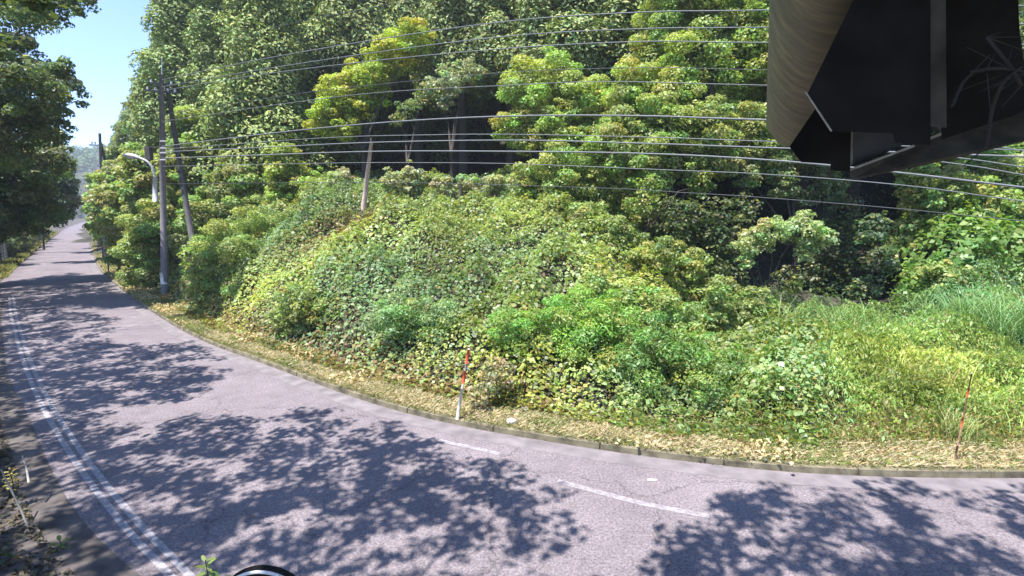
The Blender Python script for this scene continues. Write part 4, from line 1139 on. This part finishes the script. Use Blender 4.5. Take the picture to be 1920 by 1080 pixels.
# ------------------------------------------------------------------ small things
def rock(px, py, z, r, label, name='stone'):
    c = gr(px, py, z); d = unit(rng.normal(size=(60, 3)))
    import bmesh
    bm = bmesh.new(); bmesh.ops.create_icosphere(bm, subdivisions=2, radius=r)
    for v in bm.verts:
        v.co *= 1 + .25 * (float(fbm(np.array(v.co.x * 9 / r * .1 + 3), np.array(v.co.y * 9 / r * .1 + v.co.z * 5))) - .5) * 2; v.co.z *= .6
    me = bpy.data.meshes.new(name); bm.to_mesh(me); bm.free(); me.materials.append(M_stone)
    o = bpy.data.objects.new(name, me); o.location = tuple(c); COL.objects.link(o); tag(o, label, 'stone'); return o
rock(958, 790, .2, .13, "grey stone lying on the verge right of the snow pole")
c = gr(1222, 900, .012)
m = MB(); m.prism([(c[0] - .09, c[1] - .025, .006), (c[0] + .08, c[1] - .03, .006), (c[0] + .10, c[1] + .03, .006), (c[0] - .07, c[1] + .035, .006)], (0, 0, .012))
o = m.build('paper_scrap', M_white); tag(o, "small white scrap lying on the sunlit asphalt near the kerb", 'litter')
def weed(px, py, Y, h, label, n=9, lit=(.17, .24, .07), L=.16):
    t = at(px, py, Y); b = np.array([t[0], t[1], t[2] - h]); e = thing('weed_plant', tuple(b), label, 'weed')
    m = MB(); m.tube([b, b * .5 + t * .5 + np.array([.02, 0, 0]), t], [.012, .009, .005], 6); m.build("stem", M_twig, e)
    C_, N_, U_ = [], [], []
    for i in range(n * 3):
        f = 1 - (i / (n * 3)) * .8; a = i * 2.4; d = np.array([math.cos(a), math.sin(a), .25])
        C_.append(b + (t - b) * f + d * L * .5); N_.append(unit(np.array([-d[0] * .35, -d[1] * .35, 1]))); U_.append(d)
    C_, N_, U_ = map(np.array, (C_, N_, U_)); u = unit(U_ - (U_ * N_).sum(1, keepdims=True) * N_); v = np.cross(N_, u)
    Ls = L * rng.uniform(.7, 1.2, len(C_))[:, None]; V = np.stack([C_ - u * Ls / 2, C_ - u * Ls * .1 + v * Ls * .18, C_ + u * Ls * .25 + v * Ls * .13, C_ + u * Ls / 2 - N_ * Ls * .15, C_ + u * Ls * .25 - v * Ls * .13, C_ - u * Ls * .1 - v * Ls * .18], 1).reshape(-1, 3)
    np_mesh("leaves", V, np.arange(len(V)).reshape(-1, 6), M_leaf, e, np.repeat(jcol(lit, len(C_), .3), 6, axis=0))
    return e
weed(112, 1012, 7.4, .75, "leafy weed rising from the dark bottom left corner")
weed(60, 1065, 7.0, .5, "low weed at the very bottom left corner", lit=(.10, .15, .06))
weed(175, 1085, 6.8, .5, "small weed at the bottom left beside the dark litter", lit=(.08, .12, .05))
weed(385, 1050, 5.6, .8, "yellow-green weed tip at the bottom edge by the twin white lines", L=.13)
weed(410, 1085, 5.5, .7, "dark weed at the bottom edge next to the yellow-green tip", lit=(.07, .11, .04), L=.16)
b = at(392, 1048, 5.5); t = at(396, 1024, 5.5)
for (pa, pb, Y, lab) in [((2, 880), (72, 1035), 7.9, "long pale stick leaning in the bottom left corner"), ((42, 855), (54, 905), 8.6, "short grey twig above the leaning stick")]:
    A = at(*pa, Y + .3); B = at(*pb, Y)
    m = MB(); m.tube([A, (A + B) / 2 + [.02, 0, .03], B], [.012, .016, .018], 7); o = m.build('stick', plain("pale_stick", (.32, .29, .24), .8, noise=.3, scale=12), smooth=True); tag(o, lab, 'stick')
weed(18, 880, 8.6, .5, "yellow leafy sprig at the left edge above the stick", lit=(.40, .34, .12), L=.12)

# round hood with white rim just showing at the bottom
c = at(500, 1137, 4.2); e = thing('round_hood', (c[0], c[1], -.05), "dark round hood with a white rim, just showing at the bottom edge", 'mirror hood')
R_ = .42; segn = 48; vs, fs = [], []
for j, (r_, dy) in enumerate([(R_, -.06), (R_ * 1.0, .0), (R_ * .96, .02), (R_ * .6, .08), (.01, .11)]):
    for i in range(segn):
        a = 2 * math.pi * i / segn; vs.append((c[0] + r_ * math.cos(a), c[1] + dy, c[2] + r_ * math.sin(a)))
for j in range(4):
    for i in range(segn):
        fs.append((j * segn + i, j * segn + (i + 1) % segn, (j + 1) * segn + (i + 1) % segn, (j + 1) * segn + i))
m = MB(); m.add(vs, fs); m.build("hood", M_black, e, smooth=True)
m = MB(); ring = [(c[0] + R_ * .965 * math.cos(2 * math.pi * i / 48), c[1] - .075, c[2] + R_ * .965 * math.sin(2 * math.pi * i / 48)) for i in range(49)]
m.tube(ring, .015, 8, cap=False); m.build("rim", M_white, e, smooth=True)
m = MB(); m.tube([(c[0], c[1] + .12, -.1), (c[0], c[1] + .12, c[2])], .045, 10); m.build("post", M_pole_dark, e)

# ------------------------------------------------------------------ roof edge and timber beam above the camera
def log_mat():
    m, n, l, p = new_mat("log_wood")
    tc = n.new("ShaderNodeTexCoord"); mp = n.new("ShaderNodeMapping"); l.new(tc.outputs["UV"], mp.inputs[0]); l.new(tc.outputs["Generated"], mp.inputs[0])
    mp.inputs["Scale"].default_value = (2, 40, 6)
    t = n.new("ShaderNodeTexNoise"); t.inputs["Scale"].default_value = 1.6; t.inputs["Detail"].default_value = 8; t.inputs["Roughness"].default_value = .65
    l.new(mp.outputs[0], t.inputs["Vector"])
    r = n.new("ShaderNodeValToRGB"); e_ = r.color_ramp.elements
    e_[0].position = .25; e_[0].color = (.13, .12, .075, 1); e_[1].position = .75; e_[1].color = (.40, .32, .17, 1)
    x = e_.new(.5); x.color = (.215, .195, .12, 1)
    l.new(t.outputs["Fac"], r.inputs[0]); l.new(r.outputs[0], p.inputs["Base Color"]); p.inputs["Roughness"].default_value = .6
    b_ = n.new("ShaderNodeBump"); b_.inputs["Strength"].default_value = .2; b_.inputs["Distance"].default_value = .01
    l.new(t.outputs["Fac"], b_.inputs["Height"]); l.new(b_.outputs[0], p.inputs["Normal"])
    return m
eave = thing('roof_eave', (1.4, 1.0, 5.6), "dark underside of a roof edge in the top right corner", 'roof edge')
A = at(1560, -60, 1.40); B = at(1503, 200, 1.85)
ax = unit(B - A); A2 = A - ax * .8
logt = MB(); npt = 30; pts_ = [A2 + (B + ax * .17 - A2) * (i / npt) for i in range(npt + 1)]
rad_ = [.185 - .085 * i / npt for i in range(npt - 1)] + [.085, .05]
logt.tube(pts_, rad_, 36)
lg = logt.build("timber_beam", log_mat(), None, smooth=True)
tag(lg, "weathered yellow-brown round beam pointing out under the dark roof edge", 'beam')
m = MB()
m.prism([at(1650, -200, 1.15), at(1600, 0, 1.15), at(1512, 180, 1.15), at(1560, 246, 1.15), at(1676, 250, 1.15), at(1678, 268, 1.15), at(1745, 272, 1.15), at(1745, -200, 1.15)], (0, .25, 0), True)
m.build("soffit_board", M_black, eave)
m = MB(); m.prism([at(1480, 275, 1.45), at(1535, 195, 1.45), at(1596, 240, 1.45), at(1594, 322, 1.45), at(1558, 320, 1.45), at(1558, 308, 1.45), at(1502, 304, 1.45)], (0, .12, 0), True)
m.build("bracket_plate", M_black, eave)
m = MB(); m.prism([at(1738, -200, 1.2), at(1744, 235, 1.2), at(1775, 240, 1.2), at(1772, -200, 1.2)], (0, .2, 0), True); m.build("rafter", M_darkbrown, eave)
m = MB(); m.prism([at(1765, -200, 1.32), at(1765, 262, 1.32), at(1905, 215, 1.32), at(1935, 200, 1.32), at(1912, 60, 1.32), at(1900, -200, 1.32)], (0, .1, 0), True); m.build("soffit_board", M_black, eave)
# fascia running away to the right
FY = 1.55
m = MB(); m.prism([at(1591, 318, FY), at(1595, 338, FY), at(1760, 304, FY), at(1935, 262, FY - .1), at(1935, 190, FY - .1), at(1800, 238, FY), at(1700, 280, FY)], (0, .06, 0), True); FA = m.build("fascia", M_darkbrown, eave, bevel=.004)
m = MB(); m.prism([at(1593, 321, FY - .02), at(1593, 317, FY - .02), at(1714, 271, FY - .02), at(1716, 275, FY - .02)], (0, .015, 0), True); m.build("highlight_strip", M_steel, eave).parent = FA  # pale strip on the fascia edge, highlight put into its colour
m = MB(); m.prism([at(1744, 262, FY - .02), at(1744, 257, FY - .02), at(1803, 232, FY - .02), at(1804, 238, FY - .02)], (0, .015, 0), True); m.build("highlight_strip", M_steel, eave).parent = FA
m = MB(); m.prism([at(1592, 242, 1.6), at(1592, 312, 1.6), at(1600, 312, 1.6), at(1690, 274, 1.6), at(1690, 242, 1.6)], (0, .03, 0), True); m.build("end_panel", plain("grey_panel", (.11, .11, .11), .6, noise=.2, scale=10), eave)
m = MB(); m.prism([at(1590, 244, 1.58), at(1590, 312, 1.58), at(1599, 309, 1.58), at(1599, 244, 1.58)], (0, .02, 0), True); m.build("end_trim", M_steel, eave)
m = MB(); m.tube([at(1510, 172, 1.14), at(1559, 246, 1.14)], .0018, 6); m.build("edge_trim", M_steel, eave)
# roof deck added out of view to keep the sun off the beam
rz = 6.15
m = MB(); m.prism([(-.15, -1.2, rz), (3.6, -1.2, rz), (3.6, 1.6, rz + .05), (1.3, 2.1, rz + .05), (.2, .8, rz)], (0, 0, .06)); m.build("added_roof_deck", M_darkbrown, eave)
m = MB(); m.prism([(1.12, 1.3, 5.55), (3.6, 1.3, 5.55), (3.6, 1.3, 6.14), (1.12, 1.3, 6.14)], (0, .04, 0)); 
# dry twigs and root strands hanging under the boards
for k_, pts in enumerate([[(1785, 200), (1810, 150), (1850, 130), (1900, 132)], [(1850, 275), (1862, 200), (1885, 150), (1925, 120)], [(1915, 160), (1890, 120), (1850, 70)], [(1820, 135), (1870, 128), (1925, 135)]]):
    e = at(*pts[0], 1.12)
    m = MB(); m.tube(list(catmull(np.array([at(*p, 1.12 + .03 * math.sin(i * 2 + k_)) for i, p in enumerate(pts)]), 6)), .0035, 5)
    for i in range(5):
        j = rng.integers(0, len(pts)); p0 = at(pts[j][0], pts[j][1], 1.12); m.tube([p0, p0 + rng.normal(size=3) * [.05, .02, .05]], [.002, .0008], 4)
    o = m.build('dry_twig', M_twig); tag(o, ["twig drooping down to the left under the roof edge", "longest dry strand crossing the roof edge board", "short dry strand highest under the roof", "level dry twig at the far right under the roof"][k_], 'twig')

# ------------------------------------------------------------------ summer haze
hz = MB(); hz.box((-100, 250, 34.5), 1400, 700, 73)
M_haze, hn, hl, hp = new_mat("haze")
hn.remove(hp); pv = hn.new("ShaderNodeVolumePrincipled")
pv.inputs["Color"].default_value = (.84, .90, 1, 1); pv.inputs["Density"].default_value = .0007; pv.inputs["Anisotropy"].default_value = .3
hl.new(pv.outputs[0], hn["Material Output"].inputs["Volume"])
tag(hz.build("haze", M_haze), "thin bluish summer haze over the whole valley", "haze", kind='stuff')
